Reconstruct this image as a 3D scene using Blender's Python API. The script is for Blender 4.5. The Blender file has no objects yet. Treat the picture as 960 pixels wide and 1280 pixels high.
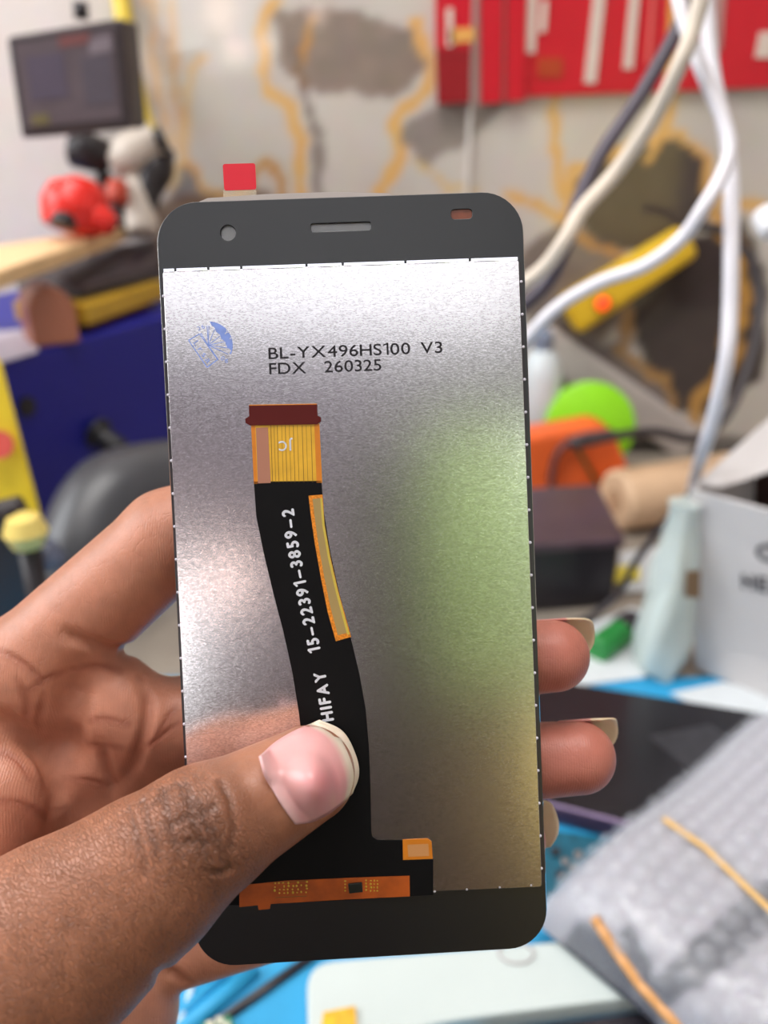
import bpy, bmesh, math, random
import numpy as np
from mathutils import Vector, Matrix
random.seed(7); rng = np.random.default_rng(7)
SC = bpy.context.scene; COL = SC.collection

# ------------------------------------------------------------------ camera, world, lights, exposure
F = 1050.0; PITCH = math.radians(25); CAM = np.array([0.0, 0.0, 1.09]); BZ = 0.75; WY = 0.903
cs, sn = math.cos(PITCH), math.sin(PITCH)
RGT = np.array([1., 0, 0]); UP = np.array([0., sn, cs]); FWD = np.array([0., cs, -sn])
cd = bpy.data.cameras.new('camera'); cam = bpy.data.objects.new('camera', cd); COL.objects.link(cam)
cam.location = CAM; cam.rotation_euler = (math.pi/2 - PITCH, 0, 0)
cd.sensor_fit = 'VERTICAL'; cd.sensor_height = 24; cd.lens = F/1280*24; cd.clip_start = 0.01
cd.dof.use_dof = True; cd.dof.focus_distance = 0.161; cd.dof.aperture_fstop = cd.lens/3.0
SC.camera = cam
SC.view_settings.view_transform = 'Standard'; SC.view_settings.look = 'None'
SC.view_settings.gamma = 1; SC.view_settings.use_curve_mapping = False
SC.view_settings.exposure = -0.3
wd = bpy.data.worlds.new('world'); SC.world = wd; wd.use_nodes = True
bg = wd.node_tree.nodes['Background']; bg.inputs[0].default_value = (0.93, 0.97, 1.0, 1); bg.inputs[1].default_value = 5.5

def area(name, loc, rot, sx, sy, e, col):
    l = bpy.data.lights.new(name, 'AREA'); l.shape = 'RECTANGLE'; l.size = sx; l.size_y = sy; l.energy = e; l.color = col
    o = bpy.data.objects.new(name, l); COL.objects.link(o); o.location = loc; o.rotation_euler = rot
    return o
D90 = math.pi/2
area('ceiling_panel_light', (-0.2, 0.15, 2.70), (0, 0, 0), 1.2, 0.6, 34, (1.0, 0.97, 0.94))
area('ceiling_panel_light', (-0.15, -2.0, 2.70), (0, 0, 0), 1.8, 1.0, 7.0, (0.82, 0.89, 1.0))  # unseen panel added to whiten the back plate's upper reflection
area('window_daylight', (-1.28, 0.25, 1.75), (0, -D90, 0), 0.9, 1.0, 18, (0.93, 0.97, 1.0))

# ------------------------------------------------------------------ helpers
def ray(px, py): return (px-480)/F*RGT - (py-640)/F*UP + FWD
def at_z(px, py, h=0.0):
    d = ray(px, py); return CAM + d*((BZ+h-CAM[2])/d[2])
def at_y(px, py, Y): d = ray(px, py); return CAM + d*(Y/d[1])
def at_d(px, py, dep): return CAM + ray(px, py)*dep
def lin(c):
    c = np.array(c, float)/255.0
    return np.where(c <= .04045, c/12.92, ((c+.055)/1.055)**2.4)
MATS = {}
def mat(name, rgb, rough=0.5, metal=0.0, var=0.06, scale=40, bump=0.0, trans=0.0, emit=0, coat=0.0, alpha=1.0, spec=0.5):
    if name in MATS: return MATS[name]
    m = bpy.data.materials.new(name); m.use_nodes = True; nt = m.node_tree; p = nt.nodes['Principled BSDF']
    c = lin(rgb)
    tc = nt.nodes.new('ShaderNodeTexCoord'); no = nt.nodes.new('ShaderNodeTexNoise')
    no.inputs['Scale'].default_value = scale; no.inputs['Detail'].default_value = 3
    nt.links.new(tc.outputs['Object'], no.inputs['Vector'])
    r = nt.nodes.new('ShaderNodeValToRGB')
    r.color_ramp.elements[0].position = 0.3; r.color_ramp.elements[1].position = 0.7
    r.color_ramp.elements[0].color = (*np.clip(c*(1-var), 0, 1), 1); r.color_ramp.elements[1].color = (*np.clip(c*(1+var), 0, 1), 1)
    nt.links.new(no.outputs['Fac'], r.inputs[0]); nt.links.new(r.outputs[0], p.inputs['Base Color'])
    p.inputs['Roughness'].default_value = rough; p.inputs['Metallic'].default_value = metal
    p.inputs['Transmission Weight'].default_value = trans; p.inputs['Coat Weight'].default_value = coat
    p.inputs['Alpha'].default_value = alpha; p.inputs['Specular IOR Level'].default_value = spec
    if bump:
        b = nt.nodes.new('ShaderNodeBump'); b.inputs['Strength'].default_value = bump; b.inputs['Distance'].default_value = 0.001
        nt.links.new(no.outputs['Fac'], b.inputs['Height']); nt.links.new(b.outputs[0], p.inputs['Normal'])
    if emit:
        p.inputs['Emission Color'].default_value = (*c, 1); p.inputs['Emission Strength'].default_value = emit
    MATS[name] = m; return m
def link(name, me, m=None, parent=None, smooth=False):
    o = bpy.data.objects.new(name, me); COL.objects.link(o)
    if m and not me.materials: me.materials.append(m)
    if parent: o.parent = parent
    if smooth: me.polygons.foreach_set('use_smooth', [True]*len(me.polygons))
    return o
def mesh(name, v, f, m=None, parent=None, smooth=False):
    me = bpy.data.meshes.new(name); me.from_pydata([tuple(map(float, q)) for q in v], [], [tuple(map(int, q)) for q in f]); me.update()
    return link(name, me, m, parent, smooth)
def tag(o, label=None, cat=None, group=None, kind=None):
    for k, v in (('label', label), ('category', cat), ('group', group), ('kind', kind)):
        if v: o[k] = v
    return o
def thing(name, label, cat, loc=(0, 0, 0), rz=0, group=None):
    o = bpy.data.objects.new(name, None); COL.objects.link(o); o.empty_display_size = 0.02
    o.location = tuple(map(float, loc)); o.rotation_euler = (0, 0, rz)
    return tag(o, label, cat, group)
def box(name, c, s, m, parent=None, bev=0.0, rot=(0, 0, 0), seg=2):
    bm = bmesh.new(); bmesh.ops.create_cube(bm, size=1)
    for v in bm.verts: v.co = Vector((v.co.x*s[0], v.co.y*s[1], v.co.z*s[2]))
    if bev: bmesh.ops.bevel(bm, geom=bm.edges[:], offset=bev, segments=seg, profile=.5, affect='EDGES')
    M = Matrix.Translation(Vector(tuple(map(float, c)))) @ (Matrix.Rotation(rot[2], 4, 'Z') @ Matrix.Rotation(rot[1], 4, 'Y') @ Matrix.Rotation(rot[0], 4, 'X'))
    bm.transform(M); me = bpy.data.meshes.new(name); bm.to_mesh(me); bm.free()
    return link(name, me, m, parent)
def hexa(name, bot, top, m, parent=None, bev=0.0):
    """a box with free corners: four bottom, four top (same winding)"""
    bm = bmesh.new(); b = [bm.verts.new(tuple(map(float, q))) for q in bot]; t = [bm.verts.new(tuple(map(float, q))) for q in top]
    bm.faces.new(b[::-1]); bm.faces.new(t)
    n = len(b)
    for i in range(n): bm.faces.new((b[i], b[(i+1) % n], t[(i+1) % n], t[i]))
    bmesh.ops.recalc_face_normals(bm, faces=bm.faces[:])
    if bev: bmesh.ops.bevel(bm, geom=bm.edges[:], offset=bev, segments=2, profile=.5, affect='EDGES')
    me = bpy.data.meshes.new(name); bm.to_mesh(me); bm.free(); return link(name, me, m, parent)
def spline(pts, n=8):
    p = np.array(pts, float); q = np.vstack([2*p[0]-p[1], p, 2*p[-1]-p[-2]]); out = []
    for i in range(len(p)-1):
        a, b, c, d = q[i:i+4]
        for t in np.linspace(0, 1, n, endpoint=False):
            out.append(.5*(2*b+(c-a)*t+(2*a-5*b+4*c-d)*t*t+(3*b-a-3*c+d)*t**3))
    out.append(p[-1]); return np.array(out)
def tube(name, pts, r, m, parent=None, n=8, seg=12, smooth_pts=True):
    p = spline(pts, n) if smooth_pts else np.array(pts, float)
    rr = np.full(len(p), r) if np.isscalar(r) else np.interp(np.linspace(0, 1, len(p)), np.linspace(0, 1, len(r)), r)
    t = np.gradient(p, axis=0); t /= np.linalg.norm(t, axis=1)[:, None]
    u = np.cross(t[0], [0.3, 0.5, 0.8]); u /= np.linalg.norm(u); V = []
    for i in range(len(p)):
        u = u - t[i]*np.dot(u, t[i]); u /= np.linalg.norm(u); w = np.cross(t[i], u)
        for k in range(seg):
            a = 2*math.pi*k/seg; V.append(p[i]+rr[i]*(math.cos(a)*u+math.sin(a)*w))
    Fc = []
    for i in range(len(p)-1):
        for k in range(seg):
            Fc.append((i*seg+k, i*seg+(k+1) % seg, (i+1)*seg+(k+1) % seg, (i+1)*seg+k))
    Fc.append(tuple(range(seg))[::-1]); Fc.append(tuple(range((len(p)-1)*seg, len(p)*seg)))
    return mesh(name, V, Fc, m, parent, True)
def lathe(name, prof, m, parent=None, seg=28, M=None, smooth=True):
    V = []; Fc = []
    for r, z in prof:
        for k in range(seg):
            a = 2*math.pi*k/seg; V.append((r*math.cos(a), r*math.sin(a), z))
    for i in range(len(prof)-1):
        for k in range(seg): Fc.append((i*seg+k, i*seg+(k+1) % seg, (i+1)*seg+(k+1) % seg, (i+1)*seg+k))
    if prof[0][0] > 1e-5: Fc.append(tuple(range(seg))[::-1])
    if prof[-1][0] > 1e-5: Fc.append(tuple(range((len(prof)-1)*seg, len(prof)*seg)))
    if M is not None: V = [tuple(M @ Vector(v)) for v in V]
    o = mesh(name, V, Fc, m, parent, smooth)
    bm = bmesh.new(); bm.from_mesh(o.data); bmesh.ops.remove_doubles(bm, verts=bm.verts[:], dist=1e-6)
    bmesh.ops.recalc_face_normals(bm, faces=bm.faces[:])
    for e in bm.edges:
        if len(e.link_faces) == 2 and e.calc_face_angle() > 0.7: e.smooth = False
    bm.to_mesh(o.data); bm.free(); return o
def aim(frm, to):
    d = Vector(tuple(map(float, np.array(to)-np.array(frm)))); q = d.to_track_quat('Z', 'Y')
    return Matrix.Translation(Vector(tuple(map(float, frm)))) @ q.to_matrix().to_4x4()
def ext(name, outlines, z0, z1, m, parent=None, bev=0.0):
    """filled 2D outline(s) (the inner ones cut holes) from z0 to z1"""
    cu = bpy.data.curves.new(name, 'CURVE'); cu.dimensions = '2D'; cu.fill_mode = 'BOTH'; cu.extrude = (z1-z0)/2-bev
    cu.bevel_depth = bev; cu.bevel_resolution = 1
    for pts in outlines:
        s = cu.splines.new('POLY'); s.points.add(len(pts)-1); s.use_cyclic_u = True
        for q, p in zip(s.points, pts): q.co = (float(p[0]), float(p[1]), 0, 1)
    return from_curve(name, cu, m, parent, Matrix.Translation((0, 0, (z0+z1)/2)))
def from_curve(name, cu, m, parent, M):
    t = bpy.data.objects.new('tmp', cu); COL.objects.link(t)
    dg = bpy.context.evaluated_depsgraph_get(); me = bpy.data.meshes.new_from_object(t.evaluated_get(dg)); me.name = name
    bpy.data.objects.remove(t); bpy.data.curves.remove(cu); me.transform(M)
    me.materials.clear(); return link(name, me, m, parent)
def glyph(ch, size, ex=0.0):
    cu = bpy.data.curves.new('t', 'FONT'); cu.body = ch; cu.size = size; cu.extrude = ex
    t = bpy.data.objects.new('tmp', cu); COL.objects.link(t)
    dg = bpy.context.evaluated_depsgraph_get(); me = bpy.data.meshes.new_from_object(t.evaluated_get(dg))
    v = np.array([q.co[:] for q in me.vertices]).reshape(-1, 3); f = [tuple(p.vertices) for p in me.polygons]
    bpy.data.objects.remove(t); bpy.data.curves.remove(cu); bpy.data.meshes.remove(me)
    return v, f
_G = {}
ONE = (np.array([(.17, 0, 0), (.25, 0, 0), (.25, .73, 0), (.19, .73, 0), (0, .62, 0), (0, .55, 0), (.17, .63, 0)], float), [(0, 1, 2, 3, 6), (6, 3, 4, 5)])   # a figure one with its flag
def text_on(name, s, path, cap, z, ex, m, parent, gap=0.18, bold=0.0):
    """lettering whose baseline follows path (2D points, local units); letters are spread to fill the path's length"""
    p = np.array(path, float); seg = np.linalg.norm(np.diff(p, axis=0), axis=1); L = np.r_[0, np.cumsum(seg)]
    adv = []; gl = []
    for ch in s:
        if ch == ' ': adv.append(0.34); gl.append(None); continue
        if ch not in _G: _G[ch] = glyph(ch, 1.0, 0.0) if ch != '1' else ONE
        v, f = _G[ch]; x0, x1 = v[:, 0].min(), v[:, 0].max(); adv.append(x1-x0); gl.append((v-np.array([x0, 0, 0]), f))
    H = 0.73; tot = sum(adv)+gap*(len(s)-1); k = L[-1]/tot; x = 0; V = []; Fc = []
    for a, g in zip(adv, gl):
        if g is not None:
            c = (x+a/2)*k; P = np.array([np.interp(c, L, p[:, i]) for i in (0, 1)])
            P2 = np.array([np.interp(min(c+1e-3*L[-1]*20, L[-1]), L, p[:, i]) for i in (0, 1)]); P1 = np.array([np.interp(max(c-1e-3*L[-1]*20, 0), L, p[:, i]) for i in (0, 1)])
            t = (P2-P1)/np.linalg.norm(P2-P1); n = np.array([-t[1], t[0]])
            for off in ([(0, 0)] if not bold else [(-bold, 0), (bold, 0), (0, bold), (0, -bold)]):
                b = len(V)
                for q in g[0]:
                    w = P+t*((q[0]-a/2)*k+off[0])+n*(q[1]/H*cap+off[1]); V.append((w[0], w[1], z+ex))
                Fc += [tuple(i+b for i in f) for f in g[1]]
        x += a+gap
    return mesh(name, V, Fc, m, parent)
def vnoise(x, y, s, seed=0):
    x = np.asarray(x)*s; y = np.asarray(y)*s; xi = np.floor(x).astype(int); yi = np.floor(y).astype(int); fx = x-xi; fy = y-yi
    fx = fx*fx*(3-2*fx); fy = fy*fy*(3-2*fy)
    def h(a, b):
        n = (a*374761393+b*668265263+seed*1274126177) & 0x7fffffff; n = ((n ^ (n >> 13))*1274126177) & 0x7fffffff; return ((n ^ (n >> 16)) & 0xffff)/65535.
    return (h(xi, yi)*(1-fx)+h(xi+1, yi)*fx)*(1-fy)+(h(xi, yi+1)*(1-fx)+h(xi+1, yi+1)*fx)*fy
def sstep(a, b, x): t = np.clip((x-a)/(b-a), 0, 1); return t*t*(3-2*t)
def dpoly(x, y, pts):
    d = np.full(np.shape(x), 1e9)
    for (ax, ay), (bx_, by_) in zip(pts[:-1], pts[1:]):
        ux, uy = bx_-ax, by_-ay; t = np.clip(((x-ax)*ux+(y-ay)*uy)/(ux*ux+uy*uy+1e-9), 0, 1)
        d = np.minimum(d, np.hypot(x-ax-t*ux, y-ay-t*uy))
    return d
def inpoly(x, y, pts):
    c = np.zeros(np.shape(x), bool); n = len(pts)
    for i in range(n):
        (x1, y1), (x2, y2) = pts[i], pts[(i+1) % n]
        if y1 == y2: continue
        c ^= ((y1 > y) != (y2 > y)) & (x < (x2-x1)*(y-y1)/(y2-y1)+x1)
    return c

# ------------------------------------------------------------------ the room
def struct(o): o['kind'] = 'structure'; return o
m_plaster = mat('cream_plaster', (214, 206, 200), .6, var=.03, scale=6)
m_ceil = mat('white_ceiling', (232, 230, 236), .7, var=.02, scale=4)
m_floor = mat('grey_floor_tile', (62, 56, 52), .4, var=.1, scale=8)
m_lilac = mat('lilac_grey_plaster', (126, 118, 128), .6, var=.04, scale=5)
struct(box('floor', (0.2, -0.85, -0.02), (3.4, 3.7, 0.04), m_floor))
struct(box('ceiling', (0.2, -0.85, 2.82), (3.4, 3.7, 0.04), m_ceil))
# wall with a stone print: colour painted per vertex (grey field, dark patches, ochre veins)
def stone_wall():
    xs = np.arange(-1.3, 1.8001, .005); zs = np.concatenate([[0.0, .4, .7], np.arange(.74, 1.62, .005), [1.9, 2.3, 2.8]])
    X, Z = np.meshgrid(xs, zs); nx, nz = len(xs), len(zs)
    dx = X-CAM[0]; dz = Z-CAM[2]; dep = WY*cs-dz*sn; upc = WY*sn+dz*cs
    px = 480+F*dx/dep; py = 640-F*upc/dep
    jx = px+14*(vnoise(px, py, .03, 1)-.5)+8*(vnoise(px, py, .08, 2)-.5); jy = py+14*(vnoise(px, py, .03, 3)-.5)+8*(vnoise(px, py, .08, 4)-.5)
    col = np.zeros(X.shape+(3,)); base = lin((200, 191, 182)); col[:] = base
    col *= (0.93+.14*vnoise(px, py, .012, 5))[..., None]
    w = sstep(240, 40, px)[..., None]; col = col*(1-w)+lin((222, 212, 208))*w
    def mixc(mask, c): nonlocal col; col = col*(1-mask[..., None])+lin(c)*mask[..., None]
    patches = [([(712, 240), (735, 206), (800, 188), (850, 178), (884, 205), (890, 245), (880, 292), (830, 312), (745, 305), (722, 270)], (84, 74, 70), 1),
               ([(800, 345), (860, 310), (930, 270), (960, 330), (955, 470), (880, 520), (830, 505), (800, 455), (785, 400)], (74, 64, 62), 1),
               ([(655, 300), (710, 275), (800, 325), (790, 400), (740, 440), (670, 430), (640, 360)], (122, 108, 102), .9),
               ([(660, 430), (780, 430), (830, 500), (860, 560), (660, 560)], (112, 102, 100), .9),
               ([(345, 15), (440, 10), (520, 40), (535, 85), (500, 118), (400, 112), (350, 80)], (142, 124, 112), .9),
               ([(495, 165), (540, 135), (640, 122), (600, 168), (530, 215)], (140, 128, 120), .85),
               ([(215, 205), (235, 195), (262, 250), (250, 270), (215, 250)], (112, 106, 110), .8),
               ([(1010, 150), (1100, 90), (1190, 200), (1130, 330), (1020, 330)], (92, 82, 78), 1),
               ([(640, 560), (1000, 540), (1000, 700), (640, 700)], (104, 96, 92), .8),
               ([(180, 250), (330, 230), (400, 330), (200, 420)], (116, 88, 66), .8)]
    for pts, c, s in patches:
        d = dpoly(jx, jy, pts+[pts[0]]); ins = inpoly(jx, jy, pts); sd = np.where(ins, -d, d)
        mixc(sstep(5, -5, sd)*s, c); col *= (1-(.16*vnoise(px, py, .05, 9)*(sd < 0)))[..., None]
    gold = (222, 172, 100); dkg = (190, 142, 84)
    veins = [([(342, 5), (324, 60), (330, 105), (366, 130), (378, 190), (376, 245), (372, 300)], 9, gold), ([(395, 25), (378, 80), (385, 110)], 6, dkg),
             ([(518, 30), (540, 78), (532, 118), (496, 148), (502, 190), (482, 238), (470, 260)], 9, gold),
             ([(704, 90), (694, 180), (702, 240), (714, 275)], 8, gold), ([(838, 60), (842, 130), (826, 178), (812, 200)], 7, gold),
             ([(712, 242), (718, 208), (760, 196), (800, 180), (850, 172), (886, 205), (888, 250)], 8, gold), ([(640, 246), (672, 256), (694, 276), (714, 268)], 9, gold),
             ([(716, 285), (745, 308), (790, 322), (835, 330)], 7, (190, 140, 80)), ([(786, 390), (780, 440), (800, 462), (828, 478), (842, 520)], 7, (176, 134, 82)),
             ([(888, 240), (920, 258), (965, 258)], 10, gold), ([(890, 262), (905, 290), (930, 310), (928, 400), (910, 420)], 9, (206, 152, 72)),
             ([(925, 430), (905, 460), (870, 500), (860, 560)], 8, (196, 146, 78)), ([(190, -20), (196, 80), (205, 160), (230, 200)], 7, (216, 184, 150)),
             ([(214, -10), (222, 110), (226, 200)], 7, (212, 176, 138)), ([(252, 70), (240, 115), (222, 190), (215, 230)], 5, (216, 184, 140)),
             ([(300, 245), (330, 205), (348, 215), (352, 245)], 8, dkg), ([(218, 205), (232, 196), (262, 240), (290, 246)], 5, (208, 160, 100)), ([(520, 205), (560, 240), (600, 236)], 5, (212, 180, 130)),
             ([(1000, 330), (1100, 350), (1200, 200)], 10, gold), ([(-60, 60), (-140, 200), (-120, 380)], 9, gold), ([(660, 440), (700, 470), (690, 520)], 6, dkg)]
    for pts, wd_, c in veins: mixc(sstep(wd_*1.2, wd_*.55, dpoly(jx, jy, pts))*.92, c)
    mixc(sstep(9, 4, dpoly(jx, jy, [(375, 60), (388, 130), (396, 190), (404, 260)]))*.75, (120, 106, 98))
    # away from the painted area the print goes on with veins of its own
    far = np.clip(sstep(980, 1080, px)+sstep(-20, -120, px)+sstep(-30, -120, py), 0, 1)
    n1 = vnoise(X+3, Z+1, 4, 21)+.4*vnoise(X, Z, 13, 22); mixc(far*sstep(.03, .01, np.abs(n1-.72))*.8, gold); mixc(far*sstep(.85, .95, n1)*.8, (110, 98, 92))
    V = np.c_[X.ravel(), np.full(X.size, WY), Z.ravel()]
    I = (np.arange(nz-1)[:, None]*nx+np.arange(nx-1)[None]).ravel(); Fq = np.c_[I, I+1, I+nx+1, I+nx]
    me = bpy.data.meshes.new('wall_back'); me.vertices.add(len(V)); me.vertices.foreach_set('co', V.ravel())
    me.loops.add(Fq.size); me.loops.foreach_set('vertex_index', Fq.ravel()); me.polygons.add(len(Fq)); me.polygons.foreach_set('loop_start', np.arange(0, Fq.size, 4)); me.update(calc_edges=True)
    a = me.color_attributes.new('stone', 'FLOAT_COLOR', 'POINT'); a.data.foreach_set('color', np.c_[col.reshape(-1, 3), np.ones(X.size)].ravel())
    m = bpy.data.materials.new('stone_print'); m.use_nodes = True; nt = m.node_tree; p = nt.nodes['Principled BSDF']
    at = nt.nodes.new('ShaderNodeAttribute'); at.attribute_name = 'stone'; no = nt.nodes.new('ShaderNodeTexNoise'); no.inputs['Scale'].default_value = 120
    mx = nt.nodes.new('ShaderNodeMix'); mx.data_type = 'RGBA'; mx.blend_type = 'MULTIPLY'; mx.inputs[0].default_value = .12
    nt.links.new(at.outputs['Color'], mx.inputs[6]); nt.links.new(no.outputs['Color'], mx.inputs[7]); nt.links.new(mx.outputs[2], p.inputs['Base Color'])
    p.inputs['Roughness'].default_value = .07; p.inputs['Specular IOR Level'].default_value = .48
    o = link('wall_back', me, m); struct(o)
    so = o.modifiers.new('thickness', 'SOLIDIFY'); so.thickness = .04; so.offset = -1
stone_wall()
x588 = at_y(588, 120, WY)[0]
struct(box('trim_1', (x588, WY-.002, 1.75), (.004, .004, 2.0), mat('pale_joint_strip', (214, 208, 202), .4)))
m_fr = mat('white_window_frame', (236, 236, 236), .4)
def wall_with_hole(name, axis, pos, a0, a1, h0, h1, z0, z1, m, thick=.06):
    """wall plane x=pos or y=pos from a0..a1 with an opening h0..h1, z0..z1"""
    for (p, q, r, s) in ((a0, h0, 0, 2.8), (h1, a1, 0, 2.8), (h0, h1, 0, z0), (h0, h1, z1, 2.8)):
        if q-p < 1e-3 or s-r < 1e-3: continue
        c = [(p+q)/2, (r+s)/2]; d = [q-p, s-r]
        yield ((pos, c[0], c[1]), (thick, d[0], d[1])) if axis == 'x' else ((c[0], pos, c[1]), (d[0], thick, d[1]))
def build_wall(name, parts, m):
    bm = bmesh.new()
    for c, s in parts:
        g = bmesh.ops.create_cube(bm, size=1)
        for v in g['verts']: v.co = Vector((v.co.x*s[0]+c[0], v.co.y*s[1]+c[1], v.co.z*s[2]+c[2]))
    me = bpy.data.meshes.new(name); bm.to_mesh(me); bm.free(); return struct(link(name, me, m))
build_wall('wall_left', list(wall_with_hole('', 'x', -1.33, -2.6, .94, -.3, .7, 1.25, 2.2, m_plaster)), m_plaster)
struct(box('wall_right', (1.83, -.85, 1.4), (.06, 3.6, 2.8), m_plaster))
front = list(wall_with_hole('', 'y', -2.6, -1.3, .36, -1.05, -.52, 1.28, 1.78, m_lilac)) + list(wall_with_hole('', 'y', -2.6, .36, 1.8, .36, 1.45, 0.0, 2.36, m_lilac))
build_wall('wall_front', front, m_lilac)
def window(name, axis, pos, a0, a1, z0, z1):
    r = bpy.data.objects.new(name, None); COL.objects.link(r); struct(r)
    for c, s in (((a0+a1)/2, 0), ((a0+a1)/2, 1)):
        z = (z0+.015, z1-.015)[s]; box('window_frame', (pos, c, z) if axis == 'x' else (c, pos, z), (.05, a1-a0, .03) if axis == 'x' else (a1-a0, .05, .03), m_fr, r)
    for y in (a0+.015, (a0+a1)/2, a1-.015): box('window_frame', (pos, y, (z0+z1)/2) if axis == 'x' else (y, pos, (z0+z1)/2), (.05, .03, z1-z0-.06) if axis == 'x' else (.03, .05, z1-z0-.06), m_fr, r)
window('window_1', 'x', -1.33, -.3, .7, 1.25, 2.2); window('window_2', 'y', -2.6, -1.05, -.52, 1.28, 1.78)
m_brown = mat('dark_brown_wood', (74, 52, 44), .45, var=.2, scale=20)
d = bpy.data.objects.new('added_door', None); COL.objects.link(d); struct(d)  # unseen leaf added so the back plate mirrors a dark band
box('door_leaf', (.21, -2.45, 1.08), (.26, .04, 2.1), mat('dark_door', (48, 34, 30), .5, var=.15), d, .004); box('door_handle', (.3, -2.42, 1.05), (.02, .03, .12), mat('steel', (180, 180, 182), .25, 1), d, .004)
# street outside the open shop front
struct(box('ground', (.5, -6.0, -.05), (12, 6.7, .06), mat('sandy_ground', (130, 116, 84), .8, var=.15, scale=3)))
yb = thing('building', 'yellow plastered house across the street behind the shop front', 'building', (1.4, -7.2, 0))
box('wall', (0, 0, .95), (5, .3, 1.9), mat('yellow_plaster', (236, 208, 120), .7, var=.06, scale=2), yb); box('roof', (0, 0, 1.95), (5.2, .5, .1), mat('grey_slab', (150, 148, 140), .7), yb)
def hedge(name, label, loc, size, n, mm):
    r = thing(name, label, 'tree', loc); tube('trunk', [(0, 0, 0), (.03, .02, size[2]*.35), (0, 0, size[2]*.7)], .09, m_brown, r)
    V = []; Fc = []
    for i in range(n):
        while True:
            q = rng.uniform(-1, 1, 3)
            if np.linalg.norm(q) < 1: break
        c = q*np.array([size[0], size[1], size[2]*.32])+np.array([0, 0, size[2]*.72]); a = rng.normal(size=3); a /= np.linalg.norm(a); b = np.cross(a, rng.normal(size=3)); b /= np.linalg.norm(b); s = .09+.07*rng.random()
        k = len(V); V += [c-a*s, c+b*s*.45, c+a*s, c-b*s*.45]; Fc.append((k, k+1, k+2, k+3))
    o = mesh('foliage', V, Fc, mm, r); o['kind'] = 'stuff'
m_leaf = mat('bright_leaf', (170, 192, 116), .5, var=.25, scale=8)
hedge('street_tree', 'bright green tree standing outside the shop front', (1.0, -5.1, 0), (1.0, .7, 3.4), 5000, m_leaf)
cup = thing('cabinet', 'brown wooden cupboard added for its reflection, against the front wall beside the door', 'cabinet', (-.22, -2.38, 0))  # unseen cupboard added to brown the back plate's reflection
box('body', (0, 0, .65), (.42, .36, 1.3), m_brown, cup, .006)
for s in (-1, 1):
    dr = box('door', (s*.105, .185, .65), (.2, .02, 1.2), mat('brown_door', (92, 62, 50), .4, var=.15), cup, .004); box('knob', (s*.02, .2, .7), (.02, .02, .02), mat('steel', (180, 180, 182), .25, 1), dr, .003)
for i, (cx, cz, w) in enumerate(((.50, .3, .5), (.48, .785, .40), (.44, 1.13, .30))):  # unseen pile added to shape the slanted dark edge in the reflection
    c = thing('carton', ('large added brown carton, bottom of the pile by the shop front', 'middle added brown carton of the pile by the shop front', 'small added brown carton, topmost of the pile by the shop front')[i], 'box', (cx, -2.2, cz-(.3, .18, .16)[i]))
    h = (.6, .36, .32)[i]; box('body', (0, 0, h/2), (w, .3, h), mat('brown_card', (92, 66, 52), .7, var=.08), c, .003); box('tape', (0, 0, h+.0005), (w*1.001, .05, .001), mat('tan_tape', (176, 140, 96), .3), c)
m_lampw = mat('lamp_housing', (235, 235, 235), .4)
for i, (x, y) in enumerate(((-.2, .15), (-.15, -2.0))):
    c = thing('ceiling_light', ('white ceiling light panel over the workbench', 'white ceiling panel added to mirror in the back plate, near the shop front')[i], 'lamp', (x, y, 2.72))
    w, h = ((1.2, .6), (1.8, 1.0))[i]; box('housing', (0, 0, .05), (w+.06, h+.06, .06), m_lampw, c, .01); box('diffuser', (0, 0, .01), (w, h, .01), mat('lamp_diffuser', (250, 248, 245), .5, emit=.9), c)
# added glowing globes, unseen, placed to mirror as highlights in the polished wall
def mirrored(px, py, Y): d = ray(px, py); t = WY/d[1]; p = CAM+d*t; return p+d*np.array([1, -1, 1])*((WY-Y)/d[1])
m_globe = mat('highlight_glow', (255, 226, 214), .4, emit=13, var=0)
for px, py, r, w in ((276, 16, .058, 'large'), (294, 64, .032, 'middle-sized'), (335, 56, .021, 'smallest'), (396, 18, .028, 'farthest')):
    p = mirrored(px, py, {'large': -1.35, 'smallest': -1.15, 'middle-sized': -1.0, 'farthest': -1.25}[w]); g = thing('highlight_globe', w+' round glowing globe added for wall highlights, left of the photographer', 'lamp', p)
    lathe('globe', [(0, -r)]+[(r*math.sin(a), -r*math.cos(a)) for a in np.linspace(.3, 2.9, 9)]+[(0, r)], m_globe, g, 20); tube('cord', [(0, 0, r), (0, 0, 2.79-p[2])], .003, m_brown, g, n=2)
# workbench
wb = thing('workbench', 'repair workbench under the stone-print wall', 'table', (.2, .5, 0))
box('top', (0, 0, .73), (2.6, .78, .04), mat('bench_top', (150, 140, 128), .5, var=.08), wb, .004)
for sx in (-1, 1):
    for sy in (-1, 1): box('leg', (sx*1.22, sy*.33, .355), (.06, .06, .71), m_brown, wb)

# ------------------------------------------------------------------ the phone screen held in the hand
SR = np.array([[0.99861966, 0.0426888, -0.03060126], [-0.04402694, 0.9980398, -0.04447679], [0.02864261, 0.04576268, 0.99854163]])
SCN = np.array([-5.27551538, 14.1833472, 163.119931]); SW, SH = 69.5, 148.25      # millimetres, camera axes (right, down, forward)
def c2w(p): p = np.asarray(p, float)/1000.; return CAM + p[..., 0:1]*RGT - p[..., 1:2]*UP + p[..., 2:3]*FWD
def L(px, py):
    """picture point -> millimetres on the screen's back (right, up)"""
    d = np.array([(px-480)/F, (py-640)/F, 1.]); n = SR[:, 2]; p = d*(n@SCN)/(n@d)-SCN
    return (float(p@SR[:, 0]), float(-(p@SR[:, 1])))
def LL(pts): return [tuple(c/1000 for c in L(*p)) for p in pts]
scr = thing('phone_screen', 'replacement phone screen held up by the hand, silver back plate and black flex cable facing', 'phone screen')
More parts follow.
